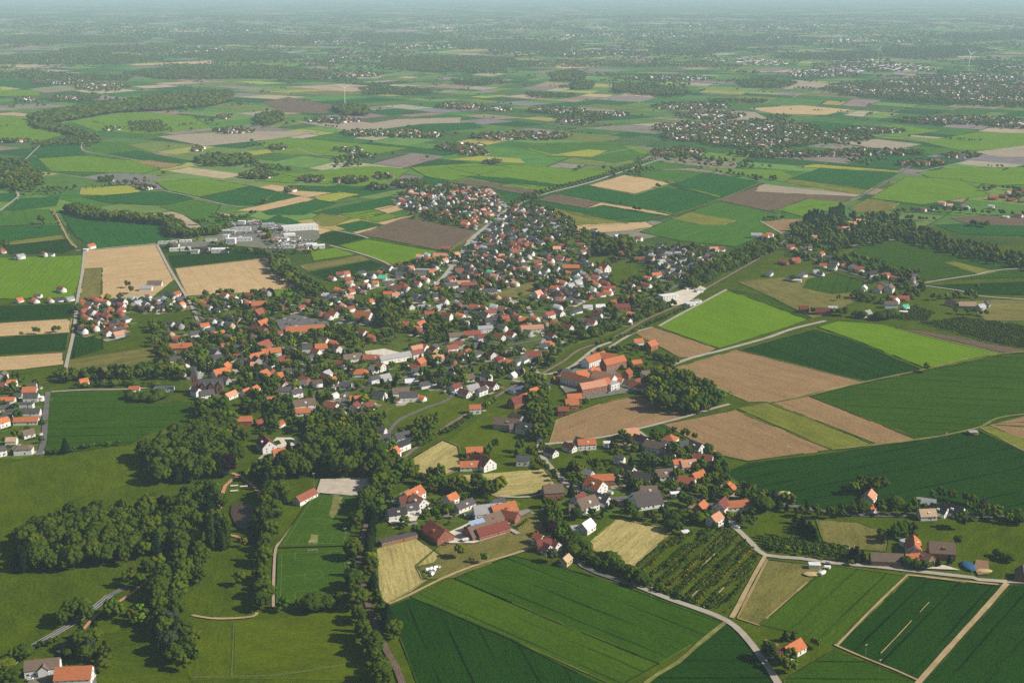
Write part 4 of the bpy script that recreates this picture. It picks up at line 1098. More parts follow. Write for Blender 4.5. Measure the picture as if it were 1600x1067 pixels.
ZONES = [  # polygon, spacing across/along, turn, chance, roofs, label
 ('120,470 195,474 196,528 118,522', 17, 17, 55, .9, 'oooorrgggkp'),
 ('192,468 240,466 292,470 292,485 240,488 192,490', 17, 17, -38, .85, 'gglgkkbr'),
 ('240,490 300,470 380,462 440,462 505,465 520,500 500,525 430,530 300,540 240,520', 26, 23, 40, .62, 'ggbbbrroogk'),
 ('240,520 300,540 430,530 500,525 560,520 610,540 560,600 420,640 330,600 262,585', 28, 25, 30, .30, 'ooorrggbg'),
 ('500,462 560,436 640,415 690,400 720,440 740,480 640,500 520,500', 24, 20, 25, .5, 'gggborprg'),
 ('640,300 700,292 770,300 790,325 760,340 740,350 700,345 650,335 618,320', 20, 17, -40, .72, 'ggggrropkl'),
 ('725,350 745,340 760,350 750,360 725,358', 18, 16, 5, .8, 'rrro'),
 ('782,340 800,325 850,330 880,348 900,360 860,382 800,395 760,400 730,395 740,370', 18, 15, 40, .82, 'ggggkklgrr'),
 ('700,420 735,395 800,395 860,400 840,440 770,460 720,450', 20, 17, 25, .8, 'ggggorbkgp'),
 ('720,460 800,470 860,460 900,480 880,530 800,545 740,530 700,500', 24, 21, 25, .55, 'gggorrbgrl'),
 ('840,420 900,400 950,430 950,470 900,490 850,470', 22, 18, 30, .65, 'ggggorrlk'),
 ('900,450 960,440 1010,440 1030,470 1000,500 930,520 890,510', 24, 20, 30, .45, 'orrgbrd'),
 ('1010,385 1060,388 1125,400 1100,425 1050,440 1000,430 1000,400', 17, 15, 30, .8, 'gggkkkblg'),
 ('620,545 700,540 780,530 850,540 830,590 740,620 640,600', 27, 25, 30, .38, 'oggrrdgb'),
 ('0,590 70,600 60,700 0,715', 24, 22, 8, .25, 'ogbg'),
 ('880,480 960,470 980,490 900,530', 24, 20, 25, .4, 'rogr'),
 ('590,660 640,670 640,700 600,690', 20, 18, 30, .3, 'ggb'),
]
def free(X, Y, r):
    return not any((X-a)**2 + (Y-b)**2 < (r + q)**2 for a, b, q in HOUSES)
hand = []
for (x, y, L, W, a, rc, wc, sh, hw) in HL:
    X, Y = G(x, y, 4.0)
    hand.append((X, Y, L, W, a, rc, wc, sh, hw))
    HOUSES.append((X, Y, max(L, W)*.5))
n_hand = len(HOUSES)
fill = []
frnd = random.Random(5)
for s, du, dv, ang, pr, roofs in ZONES:
    P = pts(s); W_ = [G(*p) for p in P]
    xs = [p[0] for p in W_]; ys = [p[1] for p in W_]; cx, cy = sum(xs)/len(xs), sum(ys)/len(ys); rad = max(math.dist((cx, cy), p) for p in W_)
    c, d = math.cos(R(ang)), math.sin(R(ang)); n = int(rad / du) + 1; m = int(rad / dv) + 1
    for i in range(-n, n+1):
        for j in range(-m, m+1):
            u = i*du + frnd.uniform(-3, 3); v = j*dv + frnd.uniform(-2.5, 2.5)
            X, Y = cx + u*c - v*d, cy + u*d + v*c
            px = PX(X, Y)
            if not inside(px, P) or frnd.random() > pr: continue
            if any(inside(px, o) for o in OPEN) or not free(X, Y, 6.5) or near_road(X, Y, 6.0): continue
            a = frnd.choice((-44, -44, -38, ang, ang + 90)) + frnd.uniform(-8, 8)
            L = frnd.uniform(10.5, 15.5); W2 = frnd.uniform(8, 10.5)
            rc = frnd.choice(roofs)
            wc = frnd.choice('WWWWWTGR') if rc in 'gkblp' else frnd.choice('WWWWRRT')
            fill.append((X, Y, L, W2, a, rc, wc, 'H' if frnd.random() < .07 else 'G', None))
            HOUSES.append((X, Y, L*.5))
# the 300 that show largest are things of their own; the first 40 rows of smaller, farther ones become one mass below
allh = hand + fill
allh.sort(key=lambda h: -(h[2]*h[3]) ** .5 / math.hypot(h[1], H))
N_IND = 296
CATN = {True: 'barn', False: 'house'}
def describe(h):
    X, Y, L, W, a, rc, wc, sh, hw = h
    big = 'large ' if L*W > 300 else ('small ' if L*W < 95 else '')
    if wc == 'K': nm = 'timber_shed'
    elif sh == 'F': nm = 'flat_roofed_building'
    elif L*W > 420: nm = 'barn'
    else: nm = 'house'
    noun = {'timber_shed': 'wooden shed', 'flat_roofed_building': 'flat building', 'barn': 'barn', 'house': 'house'}[nm]
    return nm, ('%s%s %s with %s roof' % (big if nm != 'barn' else '', WC[wc][1] if wc != 'K' else 'brown', noun, RC[rc][1])).strip(), noun
for i, h in enumerate(allh[:N_IND]):
    X, Y, L, W, a, rc, wc, sh, hw = h
    nm, desc, noun = describe(h)
    rr = random.Random(i * 13 + 5)
    t = house(X, Y, L, W, a, rc, wc, sh, hw, 2 if i < 70 else (1 if i < 210 else 0), name=nm, rr=rr)
    tag(t, None, noun.split()[-1], {'house': 'houses of the village', 'barn': 'big barns and sheds', 'timber_shed': 'wooden sheds', 'flat_roofed_building': 'flat roofed buildings'}[nm])
    x, y = PX(X, Y); want_label(t, x, y, desc, noun)
# photovoltaic field on the solar barns
# every house has its plot: lawns, beds, paved drives; and many a small shed or garage
VG = [pts(q.split(';')[1]) for q in BASE.splitlines() if q.startswith('vg')]
pv, pf, pc = [], [], []; sheds = []; prd = random.Random(41)
for (X, Y, L, W, a, rc, wc, sh, hw) in allh:
    if not any(inside(PX(X, Y), q) for q in VG): continue
    for k in range(4):
        c, s = math.cos(R(a)), math.sin(R(a)); u = prd.uniform(-.4, .4)*L*1.6; v = prd.choice((-1, 1))*(W/2 + prd.uniform(2, 8))
        if prd.random() < .4: u, v = prd.choice((-1, 1))*(L/2 + prd.uniform(2, 7)), prd.uniform(-.4, .4)*W*1.5
        cx, cy = X + u*c - v*s, Y + u*s + v*c; lx, ly = prd.uniform(4, 11), prd.uniform(3, 7)
        col = prd.choice(((0.075,0.135,0.008), (0.060,0.11,0.006), (0.045,0.09,0.005), (0.10,0.14,0.012), (0.11,0.13,0.03), (0.085,0.15,0.008), (0.30,0.26,0.20), (0.20,0.18,0.16), (0.36,0.31,0.25), (0.22,0.15,0.09)))
        n = len(pv); z = 0.12 + 0.00018*(n/4)
        for sx, sy in ((-1,-1),(1,-1),(1,1),(-1,1)): pv.append((cx + sx*lx*c - sy*ly*s, cy + sx*lx*s + sy*ly*c, z))
        pf.append((n,n+1,n+2,n+3)); kk = prd.uniform(.8, 1.2); pc += [tuple(q*kk for q in col)] * 4
    if prd.random() < .55:
        u, v = prd.choice((-1, 1))*(L/2 + prd.uniform(3, 6)), prd.uniform(-6, 6)
        sx_, sy_ = X + u*c - v*s, Y + u*s + v*c
        if not any((sx_-p)**2 + (sy_-q)**2 < (r+2.2)**2 for p, q, r in HOUSES): sheds.append((sx_, sy_, prd.uniform(4, 7), prd.uniform(2.8, 3.6), a, prd.choice('lgwbbr'), prd.choice('WWKG'), 'F', 2.4))
tag(obj('garden_plots', mesh_np('garden_plots', pv, pf, [gm], col=pc)), 'lawns, beds and paved drives around the village houses', kind='structure')
# mass of smaller, farther houses
def house_arrays(h, rr):
    X, Y, L, W, a, rc, wc, sh, hw = h
    hw = hw or (3.0 if rr.random() < .55 else 5.0); hr = {'F': 0.3, 'H': W*.3}.get(sh, W*.43)
    c, s = math.cos(R(a)), math.sin(R(a)); x, y = L/2, W/2
    wv = [(-x,-y,0),(x,-y,0),(x,y,0),(-x,y,0),(-x,-y,hw),(x,-y,hw),(x,y,hw),(-x,y,hw),(-x,0,hw+hr*.98),(x,0,hw+hr*.98)]
    wf = [(0,1,5),(0,5,4),(2,3,7),(2,7,6),(1,2,6),(1,6,5),(3,0,4),(3,4,7),(5,6,9),(7,4,8)]
    X1 = x + .3; Y1 = y + .4; e = hw - .3; T = hw + hr + .25
    rv = [(-X1,-Y1,e),(X1,-Y1,e),(X1,0,T),(-X1,0,T),(-X1,Y1,e),(X1,Y1,e)]
    rf = [(0,1,2),(0,2,3),(5,4,3),(5,3,2)]
    v = wv + rv; f = wf + [tuple(i + 10 for i in q) for q in rf]
    k = rr.uniform(.75, 1.2)
    col = [WC[wc][0] if wc in WC else (.7,.7,.7)] * 10 + [tuple(min(1, q*k) for q in RC[rc][0])] * 6
    v = [(X + p[0]*c - p[1]*s, Y + p[0]*s + p[1]*c, p[2] + ZB) for p in v]
    return v, f, col
mcol, ntc, bc = new_mat('painted_walls_and_tiles', 0.85)
atc = N(ntc, 'ShaderNodeAttribute'); atc.attribute_name = 'tint'
nn = ramp(ntc, noise_out(ntc, N(ntc, 'ShaderNodeNewGeometry').outputs['Position'], 0.5, 3), 0.3, 0.7)
ntc.links.new(mix(ntc, 1.0, atc.outputs['Color'], mix(ntc, nn, (0.8,0.8,0.8), (1.12,1.12,1.12)), 'MULTIPLY'), bc.inputs['Base Color'])
def house_mass(name, hs, label, seed=1):
    v, f, c = [], [], []; rr = random.Random(seed)
    for h in hs:
        a, b, d = house_arrays(h, rr); n = len(v); v += a; f += [tuple(i + n for i in q) for q in b]; c += d
    return tag(obj(name, mesh_np(name, v, f, [mcol], col=c)), label, kind='stuff')
house_mass('village_housing', allh[N_IND:], 'densely packed small houses filling the village beyond the nearer ones')
house_mass('garden_sheds', sheds, 'little sheds and garages in the village gardens', 4)
print('houses', len(allh), 'fill', len(fill))

# ---------------------------------------------------------------- trees
def ico(sub):
    t = (1 + 5**.5) / 2
    v = [(-1,t,0),(1,t,0),(-1,-t,0),(1,-t,0),(0,-1,t),(0,1,t),(0,-1,-t),(0,1,-t),(t,0,-1),(t,0,1),(-t,0,-1),(-t,0,1)]
    f = [(0,11,5),(0,5,1),(0,1,7),(0,7,10),(0,10,11),(1,5,9),(5,11,4),(11,10,2),(10,7,6),(7,1,8),(3,9,4),(3,4,2),(3,2,6),(3,6,8),(3,8,9),(4,9,5),(2,4,11),(6,2,10),(8,6,7),(9,8,1)]
    v = [np.array(p) / np.linalg.norm(p) for p in v]
    for _ in range(sub):
        c = {}; nf = []
        def mid(a, b):
            k = (min(a,b), max(a,b))
            if k not in c:
                m_ = v[a] + v[b]; v.append(m_ / np.linalg.norm(m_)); c[k] = len(v) - 1
            return c[k]
        for a, b, d in f:
            x, y, z = mid(a,b), mid(b,d), mid(d,a); nf += [(a,x,z),(b,y,x),(d,z,y),(x,y,z)]
        f = nf
    return np.array(v), np.array(f)
ICO = [ico(0), ico(1)]
def crown(kind, seed, lod):
    """crown of height 1 (foot of the tree at z 0), built of irregular leaf clumps"""
    g = np.random.default_rng(seed); V, F = [], []; n = 0
    nl = {0: 34, 1: 13, 2: 5, 3: 2}[lod]; sub = 1 if lod == 0 else 0
    for i in range(nl):
        if kind == 'b':
            u = 1 - 1.75 * (i + .5) / nl; a = i * 2.4 + g.uniform(-.5, .5); r = (1 - min(1, abs(u))**2) ** .5
            k = g.uniform(.62, .95) if lod < 3 else .25
            c = np.array([r*math.cos(a)*.34*k, r*math.sin(a)*.34*k, .56 + u*.32*k]); s = g.uniform(.095, .155) * {0: 1, 1: 1.4, 2: 2.1, 3: 2.9}[lod]; sq = g.uniform(.75, 1.0)
        elif kind == 'p':
            z = .12 + .8 * (i + .5) / nl; a = i * 2.4; k = .055 * (1 - (z-.4)**2)
            c = np.array([k*math.cos(a), k*math.sin(a), z]); s = g.uniform(.08, .105) * (1.25 - z*.75) * {0: 1, 1: 1.1, 2: 1.3, 3: 1.7}[lod]; sq = g.uniform(1.3, 1.9)
        elif kind == 'c':
            z = .12 + .82 * (i + .5) / nl; a = i * 2.4; w = (1.0 - z); k = .17 * w
            c = np.array([k*math.cos(a), k*math.sin(a), z]); s = (.05 + .16 * w) * g.uniform(.9, 1.15) * {0: 1, 1: 1.2, 2: 1.4, 3: 1.7}[lod]; sq = .9
        else:   # shrub
            u = 1 - 1.2 * (i + .5) / nl; a = i * 2.4; r = (1 - u*u) ** .5 if abs(u) < 1 else 0
            c = np.array([r*math.cos(a)*.42, r*math.sin(a)*.42, .42 + u*.30]); s = g.uniform(.2, .3) * {0: 1, 1: 1.2, 2: 1.4, 3: 1.9}[lod]; sq = .85
        iv, fi = ICO[sub]
        jit = g.uniform(.60, 1.30, (len(iv), 1)); p = iv * jit * s; p[:, 2] *= sq
        V.append(p + c); F.append(fi + n); n += len(iv)
    if lod == 0:     # loose sprays that roughen the outline and let light through
        B = np.concatenate(V); q = 800
        idx = g.integers(0, len(B), q); ctr = B[idx] + g.normal(0, .02, (q, 3))
        d1 = g.normal(0, 1, (q, 3)); d1 /= np.linalg.norm(d1, axis=1)[:, None]; d2 = np.cross(d1, g.normal(0, 1, (q, 3))); d2 /= np.linalg.norm(d2, axis=1)[:, None]
        s = g.uniform(.014, .042, (q, 1))
        V.append(np.stack([ctr + d1*s, ctr + d2*s, ctr - (d1+d2)*s*.7], 1).reshape(-1, 3)); F.append(np.arange(q*3).reshape(q, 3) + n)
    return np.concatenate(V).astype(np.float32), np.concatenate(F)
PROTO = {(k, l): [crown(k, 100*l + i*7 + ord(k), l) for i in range({0: 10, 1: 8, 2: 6, 3: 8}[l])] for k in 'bpcs' for l in range(4)}
LEAF = {'b': (0.043, 0.067, 0.004), 'p': (0.024, 0.042, 0.005), 'c': (0.008, 0.018, 0.005), 's': (0.036, 0.060, 0.004), 'x': (0.020, 0.007, 0.008), 'y': (0.10, 0.095, 0.006), 'w': (0.042, 0.055, 0.020)}
for k, c in LEAF.items(): M['leaf_' + k] = leaf_mat('leaves_' + {'b': 'broadleaf', 'p': 'poplar', 'c': 'conifer', 's': 'shrub', 'x': 'copper', 'y': 'golden', 'w': 'willow'}[k], c)
M['leaf_attr'] = leaf_mat('leaves_mixed', (0.04, 0.08, 0.02), attr=True)
M['bark'] = plain('bark', (0.09, 0.065, 0.045), 0.95, 0.3, 1.0)
T = []   # X, Y, height, width factor, kind, shared label or None, px, py
trnd = random.Random(21)
CLEAR = [pts(q) for q in ('300,585 350,585 360,628 325,640 300,630','408,682 440,680 486,682 480,712 450,722 420,716','340,748 395,752 405,800 396,838 372,842 340,815 350,790','494,748 580,747 566,778 552,850 550,934 430,946 434,858 470,800','600,650 650,618 700,615 745,634 700,655 640,672')]
def tree(X, Y, h, kind='b', zone=None, wf=1.0):
    x, y = PX(X, Y)
    if zone and zone != 'avenue' and any(inside((x, y), q) for q in CLEAR): return
    T.append([X, Y, h, wf, kind, zone, x, y])
def hit_house(X, Y, r):
    return any(abs(X-a) < r+q and abs(Y-b) < r+q and (X-a)**2 + (Y-b)**2 < (r+q*.85)**2 for a, b, q in HOUSES)
def wood(s, sp, h, kinds, zone, prob=1.0):
    P = pts(s); W_ = [G(*p) for p in P]
    x0, x1 = min(p[0] for p in W_), max(p[0] for p in W_); y0, y1 = min(p[1] for p in W_), max(p[1] for p in W_)
    ny = int((y1-y0) / (sp*.87)) + 1; nx = int((x1-x0) / sp) + 1
    for j in range(ny + 1):
        for i in range(nx + 1):
            X = x0 + (i + .5*(j % 2))*sp + trnd.uniform(-.33, .33)*sp; Y = y0 + j*sp*.87 + trnd.uniform(-.33, .33)*sp
            if trnd.random() < prob and inside((X, Y), W_) and not hit_house(X, Y, 1):
                tree(X, Y, h * trnd.uniform(.68, 1.2), trnd.choice(kinds), zone, trnd.uniform(.75, 1.15))
def belt(s, w, sp, h, kinds, zone, prob=1.0):
    W_ = [G(*p) for p in pts(s)]
    for a, b in zip(W_, W_[1:]):
        L = math.dist(a, b)
        if L < 1: continue
        n = max(1, round(L / sp)); m = max(1, round(w / sp)); nx, ny = -(b[1]-a[1])/L, (b[0]-a[0])/L
        for i in range(n):
            for j in range(m):
                t = (i + trnd.uniform(.1, .9)) / n; o = ((j + .5)/m - .5) * w + trnd.uniform(-.3, .3)*sp
                X, Y = a[0] + (b[0]-a[0])*t + nx*o, a[1] + (b[1]-a[1])*t + ny*o
                if trnd.random() < prob and not hit_house(X, Y, 1):
                    tree(X, Y, h * trnd.uniform(.7, 1.2), trnd.choice(kinds), zone, trnd.uniform(.85, 1.2))
def on_road(X, Y, d=1.0):
    return near_road(X, Y, d)
# woods and belts close by
wood('12,892 45,842 110,812 180,805 290,797 312,832 235,872 150,886 70,898', 9.2, 19, 'bbbbbbbc', 'the big lower wood')
wood('234,755 226,716 262,694 305,676 345,692 378,712 372,742 330,754 275,760', 9.5, 20, 'bbbbbc', 'the park wood')
belt('330,640 340,660 345,685 370,700', 36, 11, 17, 'bb', 'the park wood')
wood('452,748 440,722 465,700 520,676 565,690 600,722 612,752 590,758 540,745 500,746', 10.5, 19, 'bbbbbc', 'the manor trees')
wood('470,668 500,655 560,660 580,672 590,700 560,692 500,690', 11, 15, 'bbb', 'the manor trees')
belt('398,762 396,745 420,736 455,734', 22, 10, 15, 'bbc', 'the manor trees')
belt('425,745 432,780 420,820 412,850', 22, 10, 18, 'bbpc', 'the pitch side trees')
belt('412,850 410,890 412,930 415,955', 10, 9, 15, 'bbpp', 'the pitch side trees')
belt('602,755 580,785 558,815 549,850 548,890 552,930 560,960 572,1000 585,1035 600,1080', 13, 9, 17, 'bbbbp', 'the railway trees')
belt('628,748 604,775 588,800 580,835 578,880 583,918 597,965 612,1000', 8, 8, 14, 'bcc', 'the railway trees')
belt('605,700 615,735 640,748 700,758 745,770 785,775', 20, 10, 15, 'bbb', 'the curving middle belt')
belt('265,900 268,935 262,965 272,1000 285,1040', 26, 11, 17, 'bbbw', 'the brook trees')
belt('160,962 200,965 235,975 262,990', 15, 9, 12, 'bbb', 'the brook trees')
belt('205,922 222,900 240,888', 20, 10, 14, 'bbb', 'the brook trees')
belt('95,972 120,975 138,965', 26, 10, 15, 'bbb', 'the roadside clump')
belt('115,1000 140,1010 155,1030 150,1060', 24, 10, 15, 'bbcw', 'the farmyard trees')
belt('0,1075 20,1070', 20, 10, 19, 'bbb', 'the farmyard trees')
belt('285,850 300,885 305,915', 24, 11, 20, 'bbc', 'the brook trees')
belt('335,862 345,845 352,862', 12, 7, 24, 'p', 'the pond poplars')
belt('296,800 330,775 345,790 325,830', 20, 10, 18, 'bbc', 'the pond trees')
belt('290,1050 300,1030 312,1005', 14, 10, 13, 'bb', 'the brook trees')
belt('400,800 405,840 380,858', 12, 10, 11, 'bs', 'the pond trees')
belt('440,955 470,953 520,948 548,940', 9, 8, 11, 'bbs', 'the lower pitch hedge')
belt('430,855 452,855', 6, 6, 5, 's', 'the pitch hedge')
belt('80,596 110,592 150,590 190,588 240,590 290,588', 30, 11, 13, 'bbbc', 'the western garden belt')
belt('118,606 160,604 200,603 245,606', 9, 8, 7, 'sb', 'the western garden belt')
belt('200,622 230,628 260,620', 16, 9, 9, 'sb', 'the lane end gardens')
belt('75,710 105,708 130,700 165,697 190,694', 5, 7, 5, 's', 'the meadow hedge')
belt('305,640 335,635 350,655', 24, 11, 15, 'bbb', 'the church trees')
belt('315,560 312,600 318,640', 14, 10, 15, 'bb', 'the church trees')
wood('1012,640 1010,603 1018,592 1052,590 1085,602 1135,632 1108,645 1078,652 1045,645', 10.5, 18, 'bbb', 'the dark clump wood')
belt('940,572 985,580 1020,588', 14, 9, 10, 'bbs', 'the clinic garden')
belt('985,552 1020,560 1055,570', 8, 8, 8, 'bs', 'the clinic garden')
belt('835,600 842,640 845,675 838,690', 26, 10, 15, 'bbb', 'the stream by the brown field')
belt('858,640 880,645 900,640 925,635', 13, 9, 10, 'bbc', 'the clinic garden')
belt('848,700 835,720 850,735 870,752', 12, 9, 10, 'bb', 'the curved lane trees')
wood('878,745 905,712 955,720 975,745 945,765 900,762', 15, 9, 'bbs', 'the orchard garden close', .7)
wood('730,688 790,700 835,705 835,735 800,740 760,735 720,725', 15, 13, 'bbbc', 'the long barn farm trees', .6)
belt('855,790 865,815 880,840 900,865 935,880 970,895 1010,912', 13, 8, 10, 'bbs', 'the lane hedge')
belt('1010,918 1050,930 1080,940', 4, 6, 5, 's', 'the lane hedge')
wood('900,800 990,800 1100,812 1120,790 1170,800 1180,830 1130,830 1060,835 985,812 930,815 890,812', 13, 11, 'bbbcs', 'the village edge gardens', .75)
belt('985,760 1040,765 1100,770 1130,750', 18, 11, 10, 'bbc', 'the village edge gardens')
belt('1130,780 1160,785 1200,795', 20, 10, 12, 'bbs', 'the right village end')
belt('1160,778 1200,782 1240,800 1285,810', 20, 11, 12, 'bbbc', 'the right village end')
belt('1100,705 1130,735 1120,755', 14, 9, 8, 'bs', 'the cul-de-sac gardens')
belt('1010,690 1060,680 1085,690', 10, 9, 9, 'bb', 'the cul-de-sac gardens')
belt('990,705 1020,720 1050,745', 7, 8, 5, 's', 'the cul-de-sac gardens')
belt('1300,808 1345,800 1400,800 1440,800 1500,808 1560,812 1600,815', 20, 11, 11, 'bbbs', 'the far lane gardens')
belt('1335,778 1360,765 1380,775', 22, 10, 14, 'bb', 'the far lane gardens')
belt('1455,785 1480,780 1530,795 1560,805', 12, 10, 11, 'bbw', 'the far lane gardens')
belt('1200,850 1260,862 1320,870 1340,876', 26, 6, 4, 's', 'the soft fruit rows')
belt('1325,877 1366,879', 7, 5, 12, 'c', 'the dark conifer row')
belt('1240,815 1255,830 1275,852', 7, 6, 12, 'c', 'the slanting conifer row')
belt('1400,852 1412,845 1425,835', 16, 10, 13, 'bb', 'the orange farm trees')
belt('1400,878 1420,888 1450,890 1490,880', 12, 10, 9, 'bsc', 'the orange farm trees')
belt('1490,855 1500,850', 8, 8, 12, 'b', 'the orange farm trees')
belt('1550,868 1570,880 1590,880', 10, 10, 6, 's', 'the orange farm trees')
belt('1205,1028 1230,1045 1240,1060', 16, 10, 13, 'bb', 'the lone farmhouse trees')
belt('1216,1003 1240,1000', 6, 6, 8, 'c', 'the lone farmhouse trees')
belt('1262,1005 1285,1018', 6, 9, 8, 'b', 'the lone farmhouse trees')
belt('620,812 650,806 680,800 700,805', 14, 9, 9, 'bs', 'the barn yard trees')
belt('660,770 700,768 730,775', 18, 10, 13, 'bb', 'the barn yard trees')
belt('640,640 665,668 655,690', 20, 10, 14, 'bb', 'the railway embankment')
belt('665,672 700,650 735,635', 13, 9, 11, 'bp', 'the railway embankment')
belt('655,700 700,675 745,648 775,625', 7, 8, 6, 's', 'the railway embankment')
wood('1235,386 1232,362 1300,340 1400,342 1432,352 1475,377 1640,410 1640,432 1500,405 1430,385 1400,378 1340,390 1300,400 1270,396', 12, 14, 'bbbbcp', 'the manor park wood', .62)
belt('1255,352 1286,345', 8, 6, 24, 'p', 'the park poplars')
belt('1295,345 1318,335', 8, 6, 24, 'p', 'the park poplars')
belt('1415,345 1460,345', 6, 9, 10, 'b', 'the field row')
wood('1062,440 1095,425 1150,398 1200,378 1222,372 1218,390 1175,412 1120,436 1082,455', 11, 12, 'bbbs', 'the railway corridor scrub', .85)
belt('905,532 950,518 1000,497 1050,478', 18, 10, 10, 'bbs', 'the railway corridor scrub')
belt('935,500 980,478 1010,482 1030,478', 26, 11, 14, 'bb', 'the railway corridor scrub')
belt('930,540 980,525 1030,502 1080,480', 7, 9, 5, 's', 'the railway corridor scrub')
wood('935,403 960,400 965,392 945,388 928,392', 10, 24, 'b', 'the poplar grove')
wood('968,398 982,398 988,390 970,388', 10, 24, 'b', 'the poplar grove')
belt('1000,395 1060,392 1110,392', 14, 12, 10, 'bb', 'the north edge gardens')
belt('1085,398 1100,402 1125,405 1140,410', 4, 22, 8, 'b', 'the row of small orchard trees')
belt('112,330 150,342 200,345 240,348 270,352', 38, 10, 16, 'bbb', 'the wood belt')
belt('270,355 285,372 320,368 360,362', 36, 10, 14, 'bbb', 'the wood belt')
belt('428,402 440,425 455,440 480,452 505,465', 30, 10, 14, 'bbb', 'the hedge wood right of the tan field')
belt('335,338 360,345 385,342 398,335', 16, 12, 10, 'b', 'the pit field trees')
belt('0,268 50,275 60,285', 40, 14, 14, 'bb', 'the far left woods')
belt('20,300 70,300 120,296', 22, 14, 11, 'bb', 'the far left woods')
belt('130,297 170,292 220,287 235,285', 16, 14, 11, 'bp', 'the far left woods')
belt('35,308 100,305', 10, 14, 8, 'b', 'the far left woods')
belt('0,290 15,285', 40, 14, 14, 'b', 'the far left woods')
belt('735,452 790,450 850,436', 8, 10, 7, 's', 'gardens')
wood('592,512 595,480 618,478 628,500 620,515', 11, 18, 'bb', 'the tall town grove')
belt('600,515 640,520 700,520', 10, 10, 12, 'bb', 'the town trees')
belt('450,520 480,535 520,525 560,520', 20, 11, 13, 'bb', 'the town trees')
wood('440,650 480,600 480,560 440,540 420,520 380,570 390,620', 13, 13, 'bbbc', 'the town trees', .7)
wood('650,590 700,580 740,600 690,612 660,612', 12, 13, 'bbbc', 'the town trees', .8)
wood('300,540 340,520 380,540 370,580 320,600 270,590', 13, 12, 'bbbc', 'the town trees', .5)
belt('930,552 985,548 1020,545', 10, 10, 8, 'bs', 'the crossing gardens')
belt('1288,412 1330,405 1380,418 1390,430', 16, 11, 11, 'bb', 'the east lane gardens')
belt('1260,490 1330,495 1380,500 1395,495', 16, 10, 11, 'bbs', 'the east hamlet gardens')
belt('1330,465 1380,475 1420,465', 16, 10, 10, 'bs', 'the east hamlet gardens')
belt('1455,470 1520,465 1530,470', 16, 11, 11, 'bb', 'the east farm trees')
belt('1490,490 1550,495', 12, 10, 10, 'b', 'the east farm trees')
belt('1190,345 1225,344', 10, 10, 10, 'b', 'the small field clump')
belt('1515,352 1545,356', 20, 11, 12, 'b', 'the single field clump')
belt('1395,335 1450,330 1530,335 1600,340', 16, 14, 12, 'bb', 'the far east hamlet')
belt('1535,300 1560,295 1600,300', 16, 14, 12, 'bb', 'the far east hamlet')
for x, y, h, k in ((1448,582,13,'b'),(357,742,23,'x'),(719,871,13,'b'),(757,880,9,'b'),(736,878,4,'s'),(860,838,15,'x'),(862,878,12,'w'),(875,882,4,'s'),(1500,826,16,'b'),(1408,838,13,'b'),(65,350,18,'b'),(68,356,13,'b'),
                   (8,390,17,'b'),(55,522,10,'b'),(60,522,9,'b'),(85,520,10,'b'),(92,519,9,'b'),(34,526,7,'b'),(200,450,12,'b'),(205,459,12,'b'),(1375,840,9,'b'),(375,915,12,'b'),(103,708,16,'c'),(468,740,16,'b'),(195,884,12,'b'),
                   (1296,810,12,'b'),(708,810,5,'s'),(1303,403,10,'b'),(1240,440,10,'b'),(1525,452,9,'b'),(580,448,10,'b'),(930,738,15,'b'),(905,745,14,'b'),(1160,820,9,'b'),(1176,770,9,'b'),(1310,470,9,'b'),(668,250,14,'b')):
    X, Y = G(x, y); tree(X, Y, h, k)
belt('262,388 300,395 340,397 380,395 420,398', 10, 11, 9, 'bbs', 'the factory edge')
belt('330,383 350,388 372,390', 14, 11, 10, 'b', 'the factory edge')
belt('405,362 420,368 425,385', 12, 10, 11, 'b', 'the factory edge')
belt('440,395 470,398 500,392', 10, 11, 9, 'bs', 'the factory edge')
belt('285,380 310,378', 8, 11, 8, 'b', 'the factory edge')
belt('300,352 340,350 380,345', 14, 11, 11, 'b', 'the factory edge')
belt('15,1052 30,1030 45,1022', 10, 9, 10, 'bs', 'the farmyard trees')
belt('95,1030 110,1018 125,1020 135,1035', 8, 8, 8, 'bs', 'the farmyard trees')
belt('60,1012 80,1006 100,998', 5, 6, 5, 's', 'the farmyard trees')
# the avenue of young trees along the straight road
for a, b in zip(pts('800,322 850,302 920,284 990,261 1040,246'), pts('850,302 920,284 990,261 1040,246 1060,240')):
    A, B = G(*a), G(*b); n = int(math.dist(A, B) / 17); d = math.dist(A, B); nx, ny = -(B[1]-A[1])/d, (B[0]-A[0])/d
    for i in range(n):
        for o in (-9, 9): tree(A[0]+(B[0]-A[0])*i/n+nx*o, A[1]+(B[1]-A[1])*i/n+ny*o, 8*trnd.uniform(.8, 1.15), 'b', 'the avenue')
